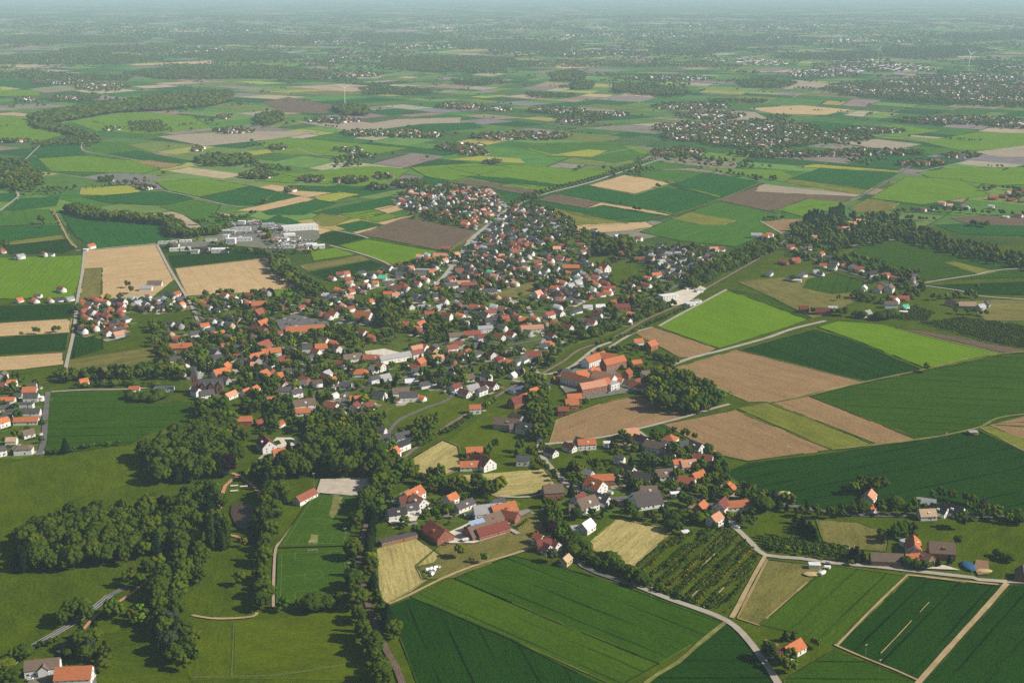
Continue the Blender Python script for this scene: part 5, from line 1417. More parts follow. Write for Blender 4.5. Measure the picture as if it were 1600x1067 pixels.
# gardens: scattered trees all over the built-up ground
GARD = [pts(s.split(';')[1]) for s in BASE.splitlines() if s.startswith('vg')] + [pts(s) for s in (
    '235,500 250,560 262,585 245,600 100,600 100,590 245,575', '590,640 640,690 600,700 560,690', '1040,560 1060,560 1020,590 980,570', '1240,395 1450,430 1440,470 1330,430 1230,400', '380,620 450,640 520,660 480,690 400,690 375,650')]
for P in GARD:
    W_ = [G(*p) for p in P]
    x0, x1 = min(p[0] for p in W_), max(p[0] for p in W_); y0, y1 = min(p[1] for p in W_), max(p[1] for p in W_)
    area = (x1-x0)*(y1-y0); sp = 10.5
    for k in range(int(area / (sp*sp))):
        X, Y = trnd.uniform(x0, x1), trnd.uniform(y0, y1)
        if not inside((X, Y), W_): continue
        x, y = PX(X, Y)
        if any(inside((x, y), o) for o in OPEN[:-1]): continue
        nz = noise.noise(Vector((X*.012, Y*.012, 4)))
        if trnd.random() > .66 + nz * .9: continue
        if hit_house(X, Y, 1.0) or on_road(X, Y, 1.5): continue
        kk = trnd.choice('bbbbbbcssssbx' if trnd.random() < .3 else 'bbbbcsss')
        tree(X, Y, {'b': 9.5, 'c': 10, 's': 4.2, 'x': 8}[kk] * trnd.uniform(.7, 1.35), kk, 'gardens', trnd.uniform(.9, 1.25))
# nursery: rows of small bushes and young trees
shr = []
A0, A1 = G(1040, 926), G(1145, 830); ang_n = math.atan2(A1[1]-A0[1], A1[0]-A0[0]); cn, sn = math.cos(ang_n), math.sin(ang_n)
NP = [G(*p) for p in pts('986,890 1015,868 1050,840 1085,832 1120,824 1145,830 1170,852 1187,868 1164,914 1140,960 1080,942 1010,915')]
for i in range(-60, 60):
    band = (i * 7) % 11
    kd = 'y' if band in (3,) else ('c' if band in (5, 6) else 's')
    for j in range(-70, 70):
        u, v = j*2.4 + trnd.uniform(-.6, .6), i*2.7 + trnd.uniform(-.3, .3)
        X, Y = G(1090, 890)[0] + u*cn - v*sn, G(1090, 890)[1] + u*sn + v*cn
        if i % 7 == 4 or not inside((X, Y), NP): continue
        if noise.noise(Vector((u*.03, i*.7, 2))) < -.18: continue
        k2 = kd if trnd.random() < .8 else trnd.choice('syb')
        shr.append((X, Y, (1.6 + 1.8*((i*5) % 7)/7) * trnd.uniform(.8, 1.2) * (1.4 if k2 == 'b' else 1), .9, k2))
NP2 = [G(*p) for p in pts('1200,838 1260,845 1325,858 1330,872 1260,866 1200,856 1178,838')]
for i in range(-12, 13):
    for j in range(-60, 60):
        a = G(1262, 855); b = G(1320, 866); an = math.atan2(b[1]-a[1], b[0]-a[0])
        u, v = j*2.2, i*5.0
        X, Y = a[0] + u*math.cos(an) - v*math.sin(an), a[1] + u*math.sin(an) + v*math.cos(an)
        if inside((X, Y), NP2): shr.append((X, Y, trnd.uniform(2.2, 3.4), .9, 's'))
OP = [[G(*p) for p in pts(q)] for q in ('1440,506 1500,498 1640,515 1640,548 1560,540', '1390,490 1430,480 1460,490 1450,502 1400,500')]
for P in OP:
    a = P[0]; b = P[3]; an = math.atan2(b[1]-a[1], b[0]-a[0])
    for i in range(-30, 40):
        for j in range(-5, 130):
            u, v = j*3.0, i*6.5
            X, Y = a[0] + u*math.cos(an) - v*math.sin(an), a[1] + u*math.sin(an) + v*math.cos(an)
            if inside((X, Y), P): shr.append((X, Y, trnd.uniform(2.5, 3.6), .9, 's'))

# ---- the nearest become trees of their own, the rest one mass
KN = {'b': ('broadleaf_tree', 'broadleaf tree'), 'p': ('poplar_tree', 'slim poplar'), 'c': ('conifer_tree', 'dark conifer'), 's': ('shrub', 'green shrub'),
      'x': ('copper_beech_tree', 'dark purple copper beech'), 'w': ('willow_tree', 'pale green willow')}
CAP = {'b': 300, 'p': 60, 'c': 110, 's': 90, 'x': 12, 'w': 12}
def merged(name, items, label, mats, z=ZB, lodf=None):
    V, F, C = [], [], []; n = 0; g = np.random.default_rng(3)
    for (X, Y, h, wf, k) in items:
        lod = lodf(Y, h)
        pr = PROTO[({'x': 'b', 'w': 'b', 'y': 's'}.get(k, k), lod)]; v, f = pr[g.integers(len(pr))]
        a = g.uniform(0, 6.28); c, s = math.cos(a), math.sin(a)
        sx = h * wf; 
        p = np.empty_like(v); p[:, 0] = (v[:, 0]*c - v[:, 1]*s)*sx + X; p[:, 1] = (v[:, 0]*s + v[:, 1]*c)*sx + Y; p[:, 2] = v[:, 2]*h + z
        V.append(p); F.append(f + n); n += len(v)
        col = np.array(LEAF[k]) * g.uniform(.65, 1.35) * np.array([g.uniform(.75, 1.35), 1.0, g.uniform(.7, 1.2)])
        if k in 'bs' and g.random() < .12: col *= np.array([1.8, 1.6, 1.0])
        C.append(np.tile(col, (len(v), 1)))
    return tag(obj(name, mesh_np(name, np.concatenate(V), np.concatenate(F), mats, col=np.concatenate(C))), label, kind='stuff')
T.sort(key=lambda t: -t[2] / math.hypot(t[1], H))
proto_me = {}
for k in 'bpcsxw':
    kk = {'x': 'b', 'w': 'b'}.get(k, k)
    proto_me[k] = [mesh_np('crown', v, f, [M['leaf_' + k]]) for v, f in PROTO[(kk, 0)]]
tb = MB(); tb.cyl(0, 0, .028, .012, -.05, .55, 7)
for q in range(4):
    a = q*1.6 + .3; n = len(tb.v)
    for dx in ((-.007, .007)):
        for z_, r_ in ((.26, .0), (.50, .17)): tb.v += [(math.cos(a)*r_ - math.sin(a)*dx, math.sin(a)*r_ + math.cos(a)*dx, z_), (math.cos(a)*r_, math.sin(a)*r_, z_ + .014)]
    tb.f += [[n, n+2, n+3, n+1], [n+4, n+5, n+7, n+6], [n, n+4, n+6, n+2]]; tb.m += [0, 0, 0]
trunk_me = mesh_py('trunk', tb.v, tb.f, [M['bark']])
cnt = {k: 0 for k in CAP}; rest = []; ZB_ = {}
for t in T:
    if t[5]:
        q = ZB_.get(t[5], (9e9, -9e9, 9e9, -9e9, 0)); ZB_[t[5]] = (min(q[0], t[6]), max(q[1], t[6]), min(q[2], t[7]), max(q[3], t[7]), q[4]+1)
for i, (X, Y, h, wf, k, zone, x, y) in enumerate(T):
    if cnt[k] >= CAP[k] or not (-60 < x < 1660 and y < 1150): 
        if y < 1150 and -150 < x < 1750: rest.append((X, Y, h, wf, k))
        continue
    cnt[k] += 1
    nm, words = KN[k]
    t = empty(nm, (X, Y, ZB), trnd.uniform(0, 6.28)); t.scale = (h*wf, h*wf, h)
    cr_ = bpy.data.objects.new('crown', proto_me[k][trnd.randrange(10)]); COL.objects.link(cr_); cr_.parent = t
    tk = bpy.data.objects.new('trunk', trunk_me); COL.objects.link(tk); tk.parent = t
    sz = 'tall ' if h > (17 if k in 'bpx' else 12) else ('small ' if h < (9 if k != 's' else 4) else '')
    if zone and zone != 'gardens':
        zx0, zx1, zy0, zy1, zn = ZB_[zone]
        where = ''
        if zn > 5:
            u, v = (x-zx0)/max(zx1-zx0, 1), (y-zy0)/max(zy1-zy0, 1)
            vv = ('back', 'middle', 'front')[min(2, int(v*3))]; uu = ('far left end', 'left part', 'centre', 'right part', 'far right end')[min(4, int(u*5))]
            where = ', %s %s' % (vv, uu) if zn > 16 else ', ' + uu
        tag(t, '%s%s among %s%s' % (sz, words, zone, where), 'shrub' if k == 's' else 'tree', '%ss among %s' % (words, zone)[:60])
    else:
        tag(t, None, 'shrub' if k == 's' else 'tree', words + 's in the village gardens')
        want_label(t, x, y, sz + words, words)
print('trees', len(T), cnt, 'rest', len(rest), 'nursery', len(shr))
def lod_near(Y, h): return 1 if (Y < 1700 and h > 6) else (2 if Y < 3000 else 3)
merged('tree_cover', rest, 'leafy trees and bushes filling gardens, belts and woods farther off', [M['leaf_attr']], lodf=lod_near)
merged('nursery_planting', [s for s in shr], 'rows of small dark and golden nursery shrubs and orchard bushes', [M['leaf_attr']], lodf=lambda Y, h: 2 if Y < 1100 else 3)

# ---------------------------------------------------------------- far country: woods, hedgerow trees, villages
far = []
erd = random.Random(77)
def fwood(s, sp, h, prob=1.0):
    P = pts(s); W_ = [G(*p) for p in P]
    x0, x1 = min(p[0] for p in W_), max(p[0] for p in W_); y0, y1 = min(p[1] for p in W_), max(p[1] for p in W_)
    for k in range(int((x1-x0)*(y1-y0) / (sp*sp) * 1.25)):
        X, Y = erd.uniform(x0, x1), erd.uniform(y0, y1)
        if erd.random() < prob and inside((X, Y), W_): far.append((X, Y, h*erd.uniform(.75, 1.2), 1.3, 'b'))
FW = """45,188 60,182 120,172 200,160 260,150 360,146 368,158 330,168 250,174 180,178 120,188 70,196;12,20
45,190 70,192 120,204 158,216 140,220 90,208 50,200;12,14
45,226 80,222 120,214 160,220 155,226 110,228 70,230;14,10
305,252 330,244 390,246 405,256 360,262 310,260;13,15
395,258 440,262 470,270 440,268 400,266;14,11
0,250 30,252 60,268 70,290 30,300 0,296;15,13
200,192 250,190 270,204 240,208 205,206;15,10
520,172 545,166 575,170 578,182 540,182;13,18
400,184 440,178 446,190 420,198 400,194;14,17
120,150 150,148 152,156 126,158;14,12
190,116 260,108 330,104 400,112 400,122 320,126 240,124;18,14
0,116 60,112 130,118 210,120 200,128 120,126 0,124;18,12
340,112 400,104 460,108 520,116 480,126 400,124;18,14
600,92 700,88 800,92 820,104 760,116 660,114 590,106;19,14
860,116 900,110 918,120 910,128 862,128;16,16
890,132 930,130 925,142 893,142;15,15
958,134 1010,132 1060,142 1078,148 1040,152 960,146;15,16
1150,128 1200,124 1245,132 1230,138 1160,138;16,15
1330,132 1400,132 1420,140 1350,142;16,13
1420,138 1480,136 1500,142 1430,144;16,13
1310,146 1400,150 1500,158 1640,162 1640,172 1500,166 1400,158 1310,150;16,10
800,98 900,94 1040,98 1160,102 1160,106 1000,106 800,106;22,10
1200,92 1300,82 1400,80 1400,90 1300,96;22,12
1380,76 1500,72 1560,80 1480,92 1390,90;22,12
0,90 100,84 200,86 260,94 180,102 0,102;20,13
260,88 350,80 440,84 480,92 380,98;20,12
540,56 640,52 700,58 680,66 560,66;28,12
0,60 120,56 240,60 220,68 0,70;28,12
700,66 800,62 900,68 880,80 720,78;26,12
260,60 420,54 520,60 480,72 300,72;28,12
1050,60 1200,56 1300,62 1250,72 1080,72;28,10
90,78 200,72 330,76 300,82 100,84;24,12
1000,76 1120,72 1180,80 1050,88;24,10
1430,56 1600,50 1640,60 1500,68;28,10
820,146 900,148 895,154 830,154;15,11
700,126 780,124 800,132 720,134;17,12
560,140 640,138 690,144 640,150 570,148;16,11
860,182 900,180 960,186 930,190 870,188;15,11
1105,156 1200,158 1200,162 1110,162;16,12"""
for ln in FW.splitlines():
    s, k = ln.split(';'); sp, h = k.split(','); fwood(s, float(sp), float(h))
# scattered copses and hedgerow trees follow a noise field, denser towards the horizon
for k in range(60000):
    Y = 2350 + (erd.random() ** 1.35) * 16500
    X = erd.uniform(-1, 1) * (Y * .45 + 200)
    x, y = PX(X, Y)
    if not (-40 < x < 1640) or y > 335: continue
    n1_ = noise.noise(Vector((X*.0016, Y*.00075, 3))) + .6 * noise.noise(Vector((X*.006, Y*.0035, 8)))
    thr = .40 - .46 * min(1, max(0, (Y-3800) / 4500))
    if n1_ < thr and erd.random() > .007: continue
    # keep the named open fields clear of them
    if Y < 6000 and any(c not in ('me', 'vg') and inside((x, y), P) for P, c in FIELDS[FIELD_START:]): continue
    s = 1 + max(0, Y - 5000) / 7000
    far.append((X, Y, 11 * erd.uniform(.6, 1.3) * (1 + .15*s), 1.1 * s, 'b'))
# copses of the land beyond both sides of the view
for k in range(9000):
    Y = erd.uniform(700, 2600); X = erd.choice((-1, 1)) * erd.uniform(Y*.40, Y*.56 + 800)
    x, y = PX(X, Y)
    if -60 < x < 1700 or noise.noise(Vector((X*.004, Y*.004, 6))) < .22: continue
    far.append((X, Y, erd.uniform(7, 16), 1.1, 'b'))
# rows of trees along some far field edges
for ci, (x0, x1, y0, y1) in enumerate(cells):
    if prnd.random() > .22: continue
    a, b = warp(x0, y0), (warp(x1, y0) if prnd.random() < .5 else warp(x0, y1))
    if not 2600 < a[1] < 9500 or abs(a[0]) > a[1]*.5: continue
    px = PX((a[0]+b[0])/2, (a[1]+b[1])/2)
    if px[1] > 270 and any(c not in ('me', 'vg') and inside(px, P) for P, c in FIELDS[FIELD_START:]): continue
    n = int(math.dist(a, b) / 11); q0 = prnd.random() * .4; q1 = q0 + prnd.uniform(.3, .6)
    for i in range(n):
        if q0 < i/n < q1 and erd.random() < .75:
            far.append((a[0]+(b[0]-a[0])*i/n + erd.uniform(-3, 3), a[1]+(b[1]-a[1])*i/n + erd.uniform(-3, 3), erd.uniform(6, 11), 1.2, 'b'))
# far villages: (x, y, half width, half height in photo px, houses, tree share, roofs)
FV = """60,130,8,3,14,gr;95,128,45,5,90,ggrr;160,137,40,6,90,grrgw;40,157,18,3,14,wrg;100,155,22,4,20,grr;20,222,26,2,14,ro;258,172,8,2,6,rw;350,184,12,3,8,grw;365,206,30,4,26,rrg;435,232,14,3,10,rro;310,235,10,3,6,rw;175,204,14,3,5,rg;405,276,26,4,30,ggwr;455,300,8,2,5,r;520,190,40,4,34,grwr;575,210,40,4,36,grw;545,236,20,3,16,gwr;560,245,18,3,14,rgw;650,212,45,4,44,ggrw;720,232,34,5,50,rrgw;640,208,20,3,14,gr;740,240,24,4,24,rgo;780,215,40,5,60,grrw;840,214,50,5,80,grrw;870,174,40,4,60,grrw;720,168,36,4,40,rrgw;775,172,24,3,20,grw;945,180,36,3,26,rrgw;900,192,30,4,26,rg;545,118,50,4,120,ggw;500,122,30,3,50,gw;560,92,40,2,30,w;500,96,30,2,20,gw;1075,168,60,5,70,rrgw;1110,182,50,6,90,rgw;1150,202,120,10,260,rrggw;1190,222,90,9,230,rrggw;1100,215,60,7,130,rrggw;1060,240,40,6,60,rrggw;1045,242,20,2,12,wwp;1260,215,50,7,110,rggw;1300,218,60,5,60,rgw;1360,206,50,4,70,ggwr;1220,243,70,4,60,rgw;1320,242,40,4,26,rrg;1400,240,40,4,30,rgw;1440,257,40,4,24,rrg;1500,190,90,5,190,gggwr;1590,196,50,5,80,ggwr;1340,236,14,2,6,r;1450,140,150,12,640,ggrrw;1560,148,90,14,420,ggrrw;1520,124,90,6,200,ggw;1370,104,70,4,90,wwl;1300,112,60,3,50,wwl;1160,96,50,3,40,wwl;1200,100,30,3,30,wwl;1400,108,60,4,60,wwl;1330,96,40,3,30,wwl;1050,124,60,4,60,gw;1600,104,60,4,60,wwl;1280,118,60,3,40,gw;900,84,80,3,50,gw;660,74,60,3,40,gww;300,78,80,4,40,gw;120,98,100,4,40,gw;1000,56,120,4,60,gw;1300,64,140,5,90,gww;540,68,80,3,30,gw;800,44,200,5,70,gw;1200,44,200,6,70,gw;300,50,160,5,40,gw;640,290,24,4,30,ggrw;690,300,20,3,16,gr;590,295,14,3,10,rgw;545,285,20,3,14,gr;485,282,20,3,12,rg;560,283,18,2,10,gw;600,278,12,3,8,gw;1592,305,14,5,12,rd;1500,245,30,3,18,rg;230,296,10,2,6,rg;165,283,10,2,6,ro;40,278,10,2,4,w;770,255,14,2,6,rgw"""
fh = []
for e in FV.split(';'):
    a = e.split(','); x, y, rx, ry, n = (float(v) for v in a[:5]); roofs = a[5]
    for k in range(int(n)):
        t = erd.random() ** .6; q = erd.uniform(0, 6.283)
        X, Y = G(x + rx*t*math.cos(q), y + ry*t*math.sin(q))
        rc = erd.choice(roofs + 'gbd'); big = (1.0 + max(0, Y-5500)/9000) * (erd.uniform(1.6, 3.5) if roofs.startswith('ww') else 1)
        fh.append((X, Y, erd.uniform(9, 14)*big, erd.uniform(7, 9)*big, erd.choice((50, -40)) + erd.uniform(-12, 12), rc, erd.choice('WWWWRT'), 'F' if roofs.startswith('ww') else 'G', None))
    for k in range(int(n * (2.6 if ry > 4 else 3.0))):
        t = erd.random() ** .5 * 1.12; q = erd.uniform(0, 6.283)
        X, Y = G(x + rx*t*math.cos(q), y + ry*1.1*t*math.sin(q))
        if not roofs.startswith('ww') or erd.random() < .5: far.append((X, Y, erd.uniform(7, 14), 1.25 * (1 + max(0, Y-5500)/9000), 'b'))
house_mass('far_villages', fh, 'scattered far villages, hamlets and works towards the horizon', 9)
merged('far_woodland', far, 'dark woods, copses and hedgerow trees of the far plain', [M['leaf_attr']], z=0, lodf=lambda Y, h: 3 if Y > 3000 else 2)
print('far', len(far), len(fh))

# ---------------------------------------------------------------- small things
M['turbine'] = plain('turbine_white', (0.80, 0.80, 0.80), 0.4, 0.03, 1.0)
def turbine(x, y, hub, rot, blade, label):
    X, Y = G(x, y); t = empty('wind_turbine', (X, Y, 0), R(rot))
    tag(t, label, 'wind turbine', 'wind turbines on the plain')
    m = MB(); m.cyl(0, 0, hub*.022, hub*.012, 0, hub, 12); m.build('tower', M['turbine'], t)
    m = MB(); m.box(-hub*.028, hub*.028, -hub*.05, hub*.07, hub, hub*1.05); m.build('nacelle', M['turbine'], t)
    hb_ = MB(); hb_.cyl(0, 0, hub*.03, hub*.012, 0, hub*.05, 10); o = hb_.build('hub', M['turbine'], t, (0, -hub*.05, hub*1.025)); o.rotation_euler = (math.pi/2, 0, 0)
    for k in range(3):
        a = blade + k*2*math.pi/3; L = hub*.55; b = MB()
        ca, sa = math.cos(a), math.sin(a)
        def q(r, w): return (ca*r - sa*w, sa*r + ca*w)
        P4 = [q(1, -.5), q(L*.2, -hub*.014), q(L, -hub*.003), q(L, hub*.003), q(L*.2, hub*.013), q(1, .5)]
        n = len(P4); b.add([(p[0], -.25, p[1]) for p in P4] + [(p[0], .25, p[1]) for p in P4], [tuple(range(n)), tuple(reversed(range(n, 2*n)))] + [(i, (i+1) % n, n+(i+1) % n, n+i) for i in range(n)])
        b.build('blade', M['turbine'], t, (0, -hub*.075, hub*1.025))
turbine(539, 163, 62, 20, .5, 'white wind turbine in the fields beyond the left hamlets')
turbine(1513, 112, 90, 30, 2.4, 'tall pale wind turbine above the hazy right hand town')
turbine(1372, 99, 80, 10, 1.2, 'faint wind turbine among pale works')
# parked cars
CC = {'white': (0.75,0.75,0.74), 'black': (0.03,0.03,0.035), 'silver': (0.45,0.46,0.48), 'blue': (0.05,0.10,0.30), 'red': (0.40,0.03,0.02)}
for k, c in CC.items(): M['car_' + k] = plain('car_paint_' + k, c, 0.3, 0.03, 1.0, spec=0.6)
M['tyre'] = plain('tyre', (0.02,0.02,0.02), 0.9, 0.1, 1.0)
body = MB(); body.add([(-2.15,-.88,.35),(2.15,-.88,.35),(2.15,.88,.35),(-2.15,.88,.35),(-2.1,-.86,.95),(2.05,-.86,.85),(2.05,.86,.85),(-2.1,.86,.95)], [(0,3,2,1),(4,5,6,7),(0,1,5,4),(1,2,6,5),(2,3,7,6),(3,0,4,7)])
cabin = MB(); cabin.add([(-1.6,-.8,.953),(1.0,-.8,.91),(1.0,.8,.91),(-1.6,.8,.953),(-1.3,-.65,1.42),(.35,-.65,1.45),(.35,.65,1.45),(-1.3,.65,1.42)], [(0,1,5,4),(1,2,6,5),(2,3,7,6),(3,0,4,7)])
rfm = MB(); rfm.box(-1.3, .35, -.64, .64, 1.452, 1.50)
wh = MB(); wh.cyl(0, 0, .32, .32, -.11, .11, 12)
car_src = {}
def make_car(colr):
    t = empty('parked_car', (0, 0, 0))
    body.build('body', M['car_' + colr], t); cabin.build('cabin_glass', M['glass'], t); rfm.build('car_roof', M['car_' + colr], t)
    for x in (-1.35, 1.35):
        for y in (-.82, .82):
            w = wh.build('wheel', M['tyre'], t, (x, y, .32)); w.rotation_euler = (math.pi/2, 0, 0)
    return t
CARS = """445,500,20,white;452,503,20,silver;460,500,20,black;468,502,20,blue;476,499,20,white;486,503,20,silver;494,506,20,black;455,509,20,red;463,511,20,white;448,508,20,black;48,1064,15,white;702,846,40,blue;697,852,-20,black;652,803,30,white;1146,823,-50,blue;1152,826,-40,white;1294,882,0,silver;985,600,30,white;962,612,20,silver;950,615,70,blue;918,627,10,white;875,600,50,silver;878,607,50,white;930,775,-10,silver;1405,883,10,white;640,812,60,silver;1040,712,-40,white;1062,722,-40,black;590,566,20,white;600,566,20,silver;612,570,20,blue;1010,592,20,white"""
crd = random.Random(8)
for h in allh[20:230]:
    if crd.random() < .2:
        a_ = R(h[4]); s_ = crd.choice((-1, 1)); d_ = h[2]/2 + 4.0
        cx_, cy_ = h[0] + s_*d_*math.cos(a_), h[1] + s_*d_*math.sin(a_)
        if any((cx_-p)**2 + (cy_-q)**2 < (r+2)**2 for p, q, r in HOUSES): continue
        q_ = PX(cx_, cy_); CARS += ';%.1f,%.1f,%d,%s' % (q_[0], q_[1], h[4] + crd.choice((0, 90)), crd.choice(list(CC)))
for e in CARS.split(';'):
    x, y, a, c = e.split(','); x, y = float(x), float(y); X, Y = G(x, y)
    if c not in car_src: t = car_src[c] = make_car(c)
    else:
        t = car_src[c].copy(); COL.objects.link(t)
        for ch in car_src[c].children:
            d = ch.copy(); COL.objects.link(d); d.parent = t
    t.location = (X, Y, 1.42); t.rotation_euler = (0, 0, R(float(a)))
    t['category'] = 'car'; t['group'] = 'cars parked in yards and streets'
    want_label(t, x, y, 'parked %s car' % c, 'car')
# floodlight masts, power poles
def pole(x, y, h, nm, label, arms, group):
    X, Y = G(x, y); t = empty(nm, (X, Y, ZB), R(30)); tag(t, label, 'mast' if 'flood' in nm else 'pole', group)
    m = MB(); m.cyl(0, 0, .17, .1, -.3, h, 8); m.build('shaft', M['steel'], t)
    m = MB(); m.box(-arms, arms, -.07, .07, h-.5, h-.3); m.build('crossarm', M['steel'], t)
    m = MB()
    for s in (-.8, 0, .8): m.box(s*arms-.14, s*arms+.14, -.14, .14, h-.295, h+.1)
    m.build('lamp' if 'flood' in nm else 'insulator', M['white'], t)
for x, y, lb in ((491,762,'beside the gravel pitch'),(540,850,'by the right corner of the upper pitch'),(546,905,'among the railway trees by the lower pitch')):
    pole(x, y, 14, 'floodlight_mast', 'thin floodlight mast ' + lb, 1.2, 'floodlight masts')
for x, y, lb in ((1018,935,'on the lane beside the nursery hedge'),(1231,712,'on the verge under the brown field'),(1478,690,'on the track above the great green field'),(1352,1026,'on the lower edge of the fenced dark field'),(1374,1050,'near the bottom edge of the fenced dark field')):
    pole(x, y, 9, 'power_pole', 'wooden power pole ' + lb, 1.0, 'power poles across the fields')
# calf hutches by the hay meadow
k = 0
hsrc = None
for dx, dy in ((0,0),(5,-1),(10,1),(3,4),(8,5),(12,-3),(6,8),(-3,2),(17,-4)):
    X, Y = G(669+dx, 892+dy)
    if hsrc is None:
        hsrc = t = empty('calf_hutch', (0, 0, 0))
        roof_mb(2.2, 1.6, 1.0, .8, 'G').build('shell', M['white'], t)
        m = MB(); m.box(-1.0, 1.0, -.72, .72, 0, 1.0); m.build('hutch_wall', M['white'], t)
    else:
        t = hsrc.copy(); COL.objects.link(t)
        for ch in hsrc.children:
            d = ch.copy(); COL.objects.link(d); d.parent = t
    t.location = (X, Y, ZB); t.rotation_euler = (0, 0, k*.7); k += 1
    t['category'] = 'calf hutch'; t['group'] = 'calf hutches in the green corner of the hay meadow'
    want_label(t, 669+dx, 892+dy, 'small white calf hutch', 'hutch')
# covered silage heap, straw pile, solar arrays, minigolf lanes with white rails
def heap(x, y, rx, ry, h, mat, nm, label, cat):
    X, Y = G(x, y); iv, fi = ico(2); g = np.random.default_rng(int(x))
    v = iv * g.uniform(.92, 1.08, (len(iv), 1)); v = v * np.array([rx, ry, h]); v[:, 2] = np.maximum(v[:, 2], -.2)
    return tag(obj(nm, mesh_np(nm, v, fi, [mat], smooth=True), loc=(X, Y, ZB)), label, cat)
M['tarp'] = plain('blue_tarpaulin', (0.03, 0.09, 0.17), 0.5, 0.4, 0.6)
M['straw'] = plain('straw', (0.42, 0.32, 0.14), 0.95, 0.3, 0.8)
heap(1512, 886, 5.5, 9, 1.8, M['tarp'], 'silage_heap', 'oval heap under a dark blue tarpaulin right of the orange farm', 'silage heap')
heap(1537, 893, 7, 3.5, .9, M['straw'], 'straw_heap', 'flat pale straw heap on the brown riding ground', 'straw heap')
heap(1268, 898, 7, 4, .8, M['straw'], 'straw_heap', 'trampled pale straw patch beside the white field trailer', 'straw heap')
heap(1226, 778, 9, 9, 5, M['straw'], 'thatched_hut', 'round straw coloured hut roof at the edge of the great field', 'hut')
for x, y, L, W, a, z, tl, lb in ((747,819,15,9,35,7.4,28,'rack of bluish solar panels on the brown barn roof'),):
    X, Y = G(x, y, z); t = empty('solar_array', (X, Y, z + ZB), R(a)); tag(t, lb, 'solar panels')
    m = MB(); m.box(-L/2, L/2, -W/2, W/2, 0, .15); o = m.build('panel', plain('pale_solar', (0.25, 0.33, 0.45), 0.25, 0.1, .5, spec=.6), t); o.rotation_euler = (R(tl), 0, 0)
    m = MB(); 
    for s in (-1, 1): m.box(s*L*.4-.1, s*L*.4+.1, -W*.3, W*.3, -2.4, -.3)
    m.build('panel_rack', M['steel'], t)
for x, y, n_ in ((366,760,'upper'),(366,768,'lower'),(381,761,'right')):  # minigolf lanes, each a pale bed between two white rails
    X, Y = G(x, y); t = empty('minigolf_lane', (X, Y, ZB), .2); tag(t, '%s white edged minigolf lane on the grass by the park wood' % n_, 'minigolf lane', 'minigolf lanes')
    m = MB(); m.box(-3.5, 3.5, -.9, .9, 0, .15); m.build('lane_bed', M['pale_yard'], t)
    m = MB(); m.box(-3.7, 3.7, .92, 1.1, 0, .3); m.box(-3.7, 3.7, -1.1, -.92, 0, .3); m.build('rail', M['white'], t)

# pasture fences: posts with two wires
def fence(s, label):
    W = [G(*p) for p in pts(s)]; X, Y = W[0]; t = empty('pasture_fence', (X, Y, 0.4)); tag(t, label, 'fence')
    L = sum(math.dist(a, b) for a, b in zip(W, W[1:])); n = min(40, int(L / 4.5)); wm = MB()
    pm = MB(); pm.box(-.09, .09, -.09, .09, -.3, 1.25); pme = mesh_py('post', pm.v, pm.f, [M['bark']])
    for a, b in zip(W, W[1:]):
        d = math.dist(a, b); an = math.atan2(b[1]-a[1], b[0]-a[0]); k = max(1, round(n * d / L))
        for i in range(k): obj('post', pme, t, (a[0]-X+(b[0]-a[0])*i/k, a[1]-Y+(b[1]-a[1])*i/k, 0))
        for z in (.55, 1.1): wm.rbox((a[0]+b[0])/2-X, (a[1]+b[1])/2-Y, d, .07, z, z+.07, an)
    wm.build('rail', M['steel'], t)
fence('366,972 365,1000 362,1058', 'pale post fence dividing the two bottom pastures')
fence('300,1060 362,1059 440,1056', 'low pale fence along the bottom edge of the pasture')
fence('440,1056 480,1050 540,1040', 'white wire fence near the bottom railway trees')
fence('434,952 470,958 545,948', 'fence under the hedge of the lower pitch')
for q, lb in (('424,692 436,689 440,695 428,698', 'round green bed beside the white manor'), ('444,688 456,688 460,692 448,694', 'second green bed further from the manor')):
    sheet('garden_bed', q, M['f_mg'], 1.36, lb)

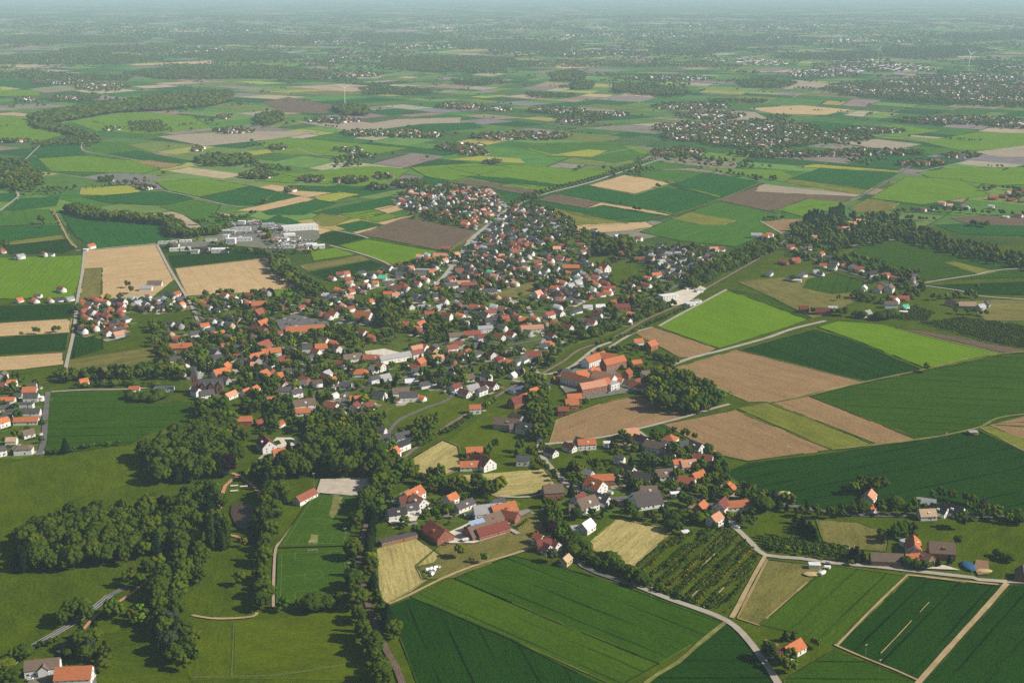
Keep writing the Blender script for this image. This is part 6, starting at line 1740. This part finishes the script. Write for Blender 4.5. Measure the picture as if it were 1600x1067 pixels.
# clipped hedges between the gardens, goods stacked in the works yard
hv_, hf_ = [], []; hrd = random.Random(12)
for (X, Y, L, W, a, rc, wc, sh, hw) in allh[:420]:
    if not any(inside(PX(X, Y), q) for q in VG): continue
    for k in range(2):
        s_ = hrd.choice((-1, 1)); al = hrd.random() < .5; c, s = math.cos(R(a)), math.sin(R(a))
        u, v = (0, s_*(W/2 + hrd.uniform(6, 10))) if al else (s_*(L/2 + hrd.uniform(5, 9)), 0)
        n = int(hrd.uniform(6, 14))
        for i in range(n):
            w = (i - n/2) * 1.3; uu, vv_ = (u + w, v) if al else (u, v + w)
            px_, py_ = X + uu*c - vv_*s, Y + uu*s + vv_*c
            if any((px_-p)**2 + (py_-q)**2 < (r+.5)**2 for p, q, r in HOUSES): continue
            hv_.append((px_, py_, hrd.uniform(1.4, 2.2), 1.0, 's'))
merged('garden_hedge', hv_, 'clipped green hedges between the village gardens', [M['leaf_attr']], lodf=lambda Y, h: 3)
gd = []
for k in range(240):
    t_ = hrd.choice(((392, 352, 40, 5), (430, 360, 26, 6), (372, 368, 20, 4), (455, 383, 22, 4)))
    X, Y = G(t_[0] + hrd.uniform(-1, 1)*t_[2], t_[1] + hrd.uniform(-1, 1)*t_[3])
    if not hit_house(X, Y, 1): gd.append((X, Y, hrd.uniform(3, 9), hrd.uniform(2, 4), 20 + 90*hrd.randrange(2), hrd.choice('lglwbgg'), hrd.choice('GGWT'), 'F', hrd.uniform(1, 2.6)))
house_mass('stacked_goods', gd, 'pallets, pipes and blocks stacked in rows in the factory yard', 6)

# ---------------------------------------------------------------- air
mh = bpy.data.materials.new('haze'); mh.use_nodes = True
nh = mh.node_tree; nh.nodes.clear()
ho = nh.nodes.new('ShaderNodeOutputMaterial'); hv = nh.nodes.new('ShaderNodeVolumePrincipled')
hv.inputs['Color'].default_value = (*HAZE_COLOR, 1); hv.inputs['Density'].default_value = HAZE_DENSITY
hv.inputs['Anisotropy'].default_value = 0.0
nh.links.new(hv.outputs[0], ho.inputs['Volume'])
hb = MB(); hb.box(-75000, 75000, -4000, 115000, -1.0, H + 12.0)
tag(hb.build('haze', mh), 'thin blue summer haze lying over the whole plain', kind='stuff')
word_labels()
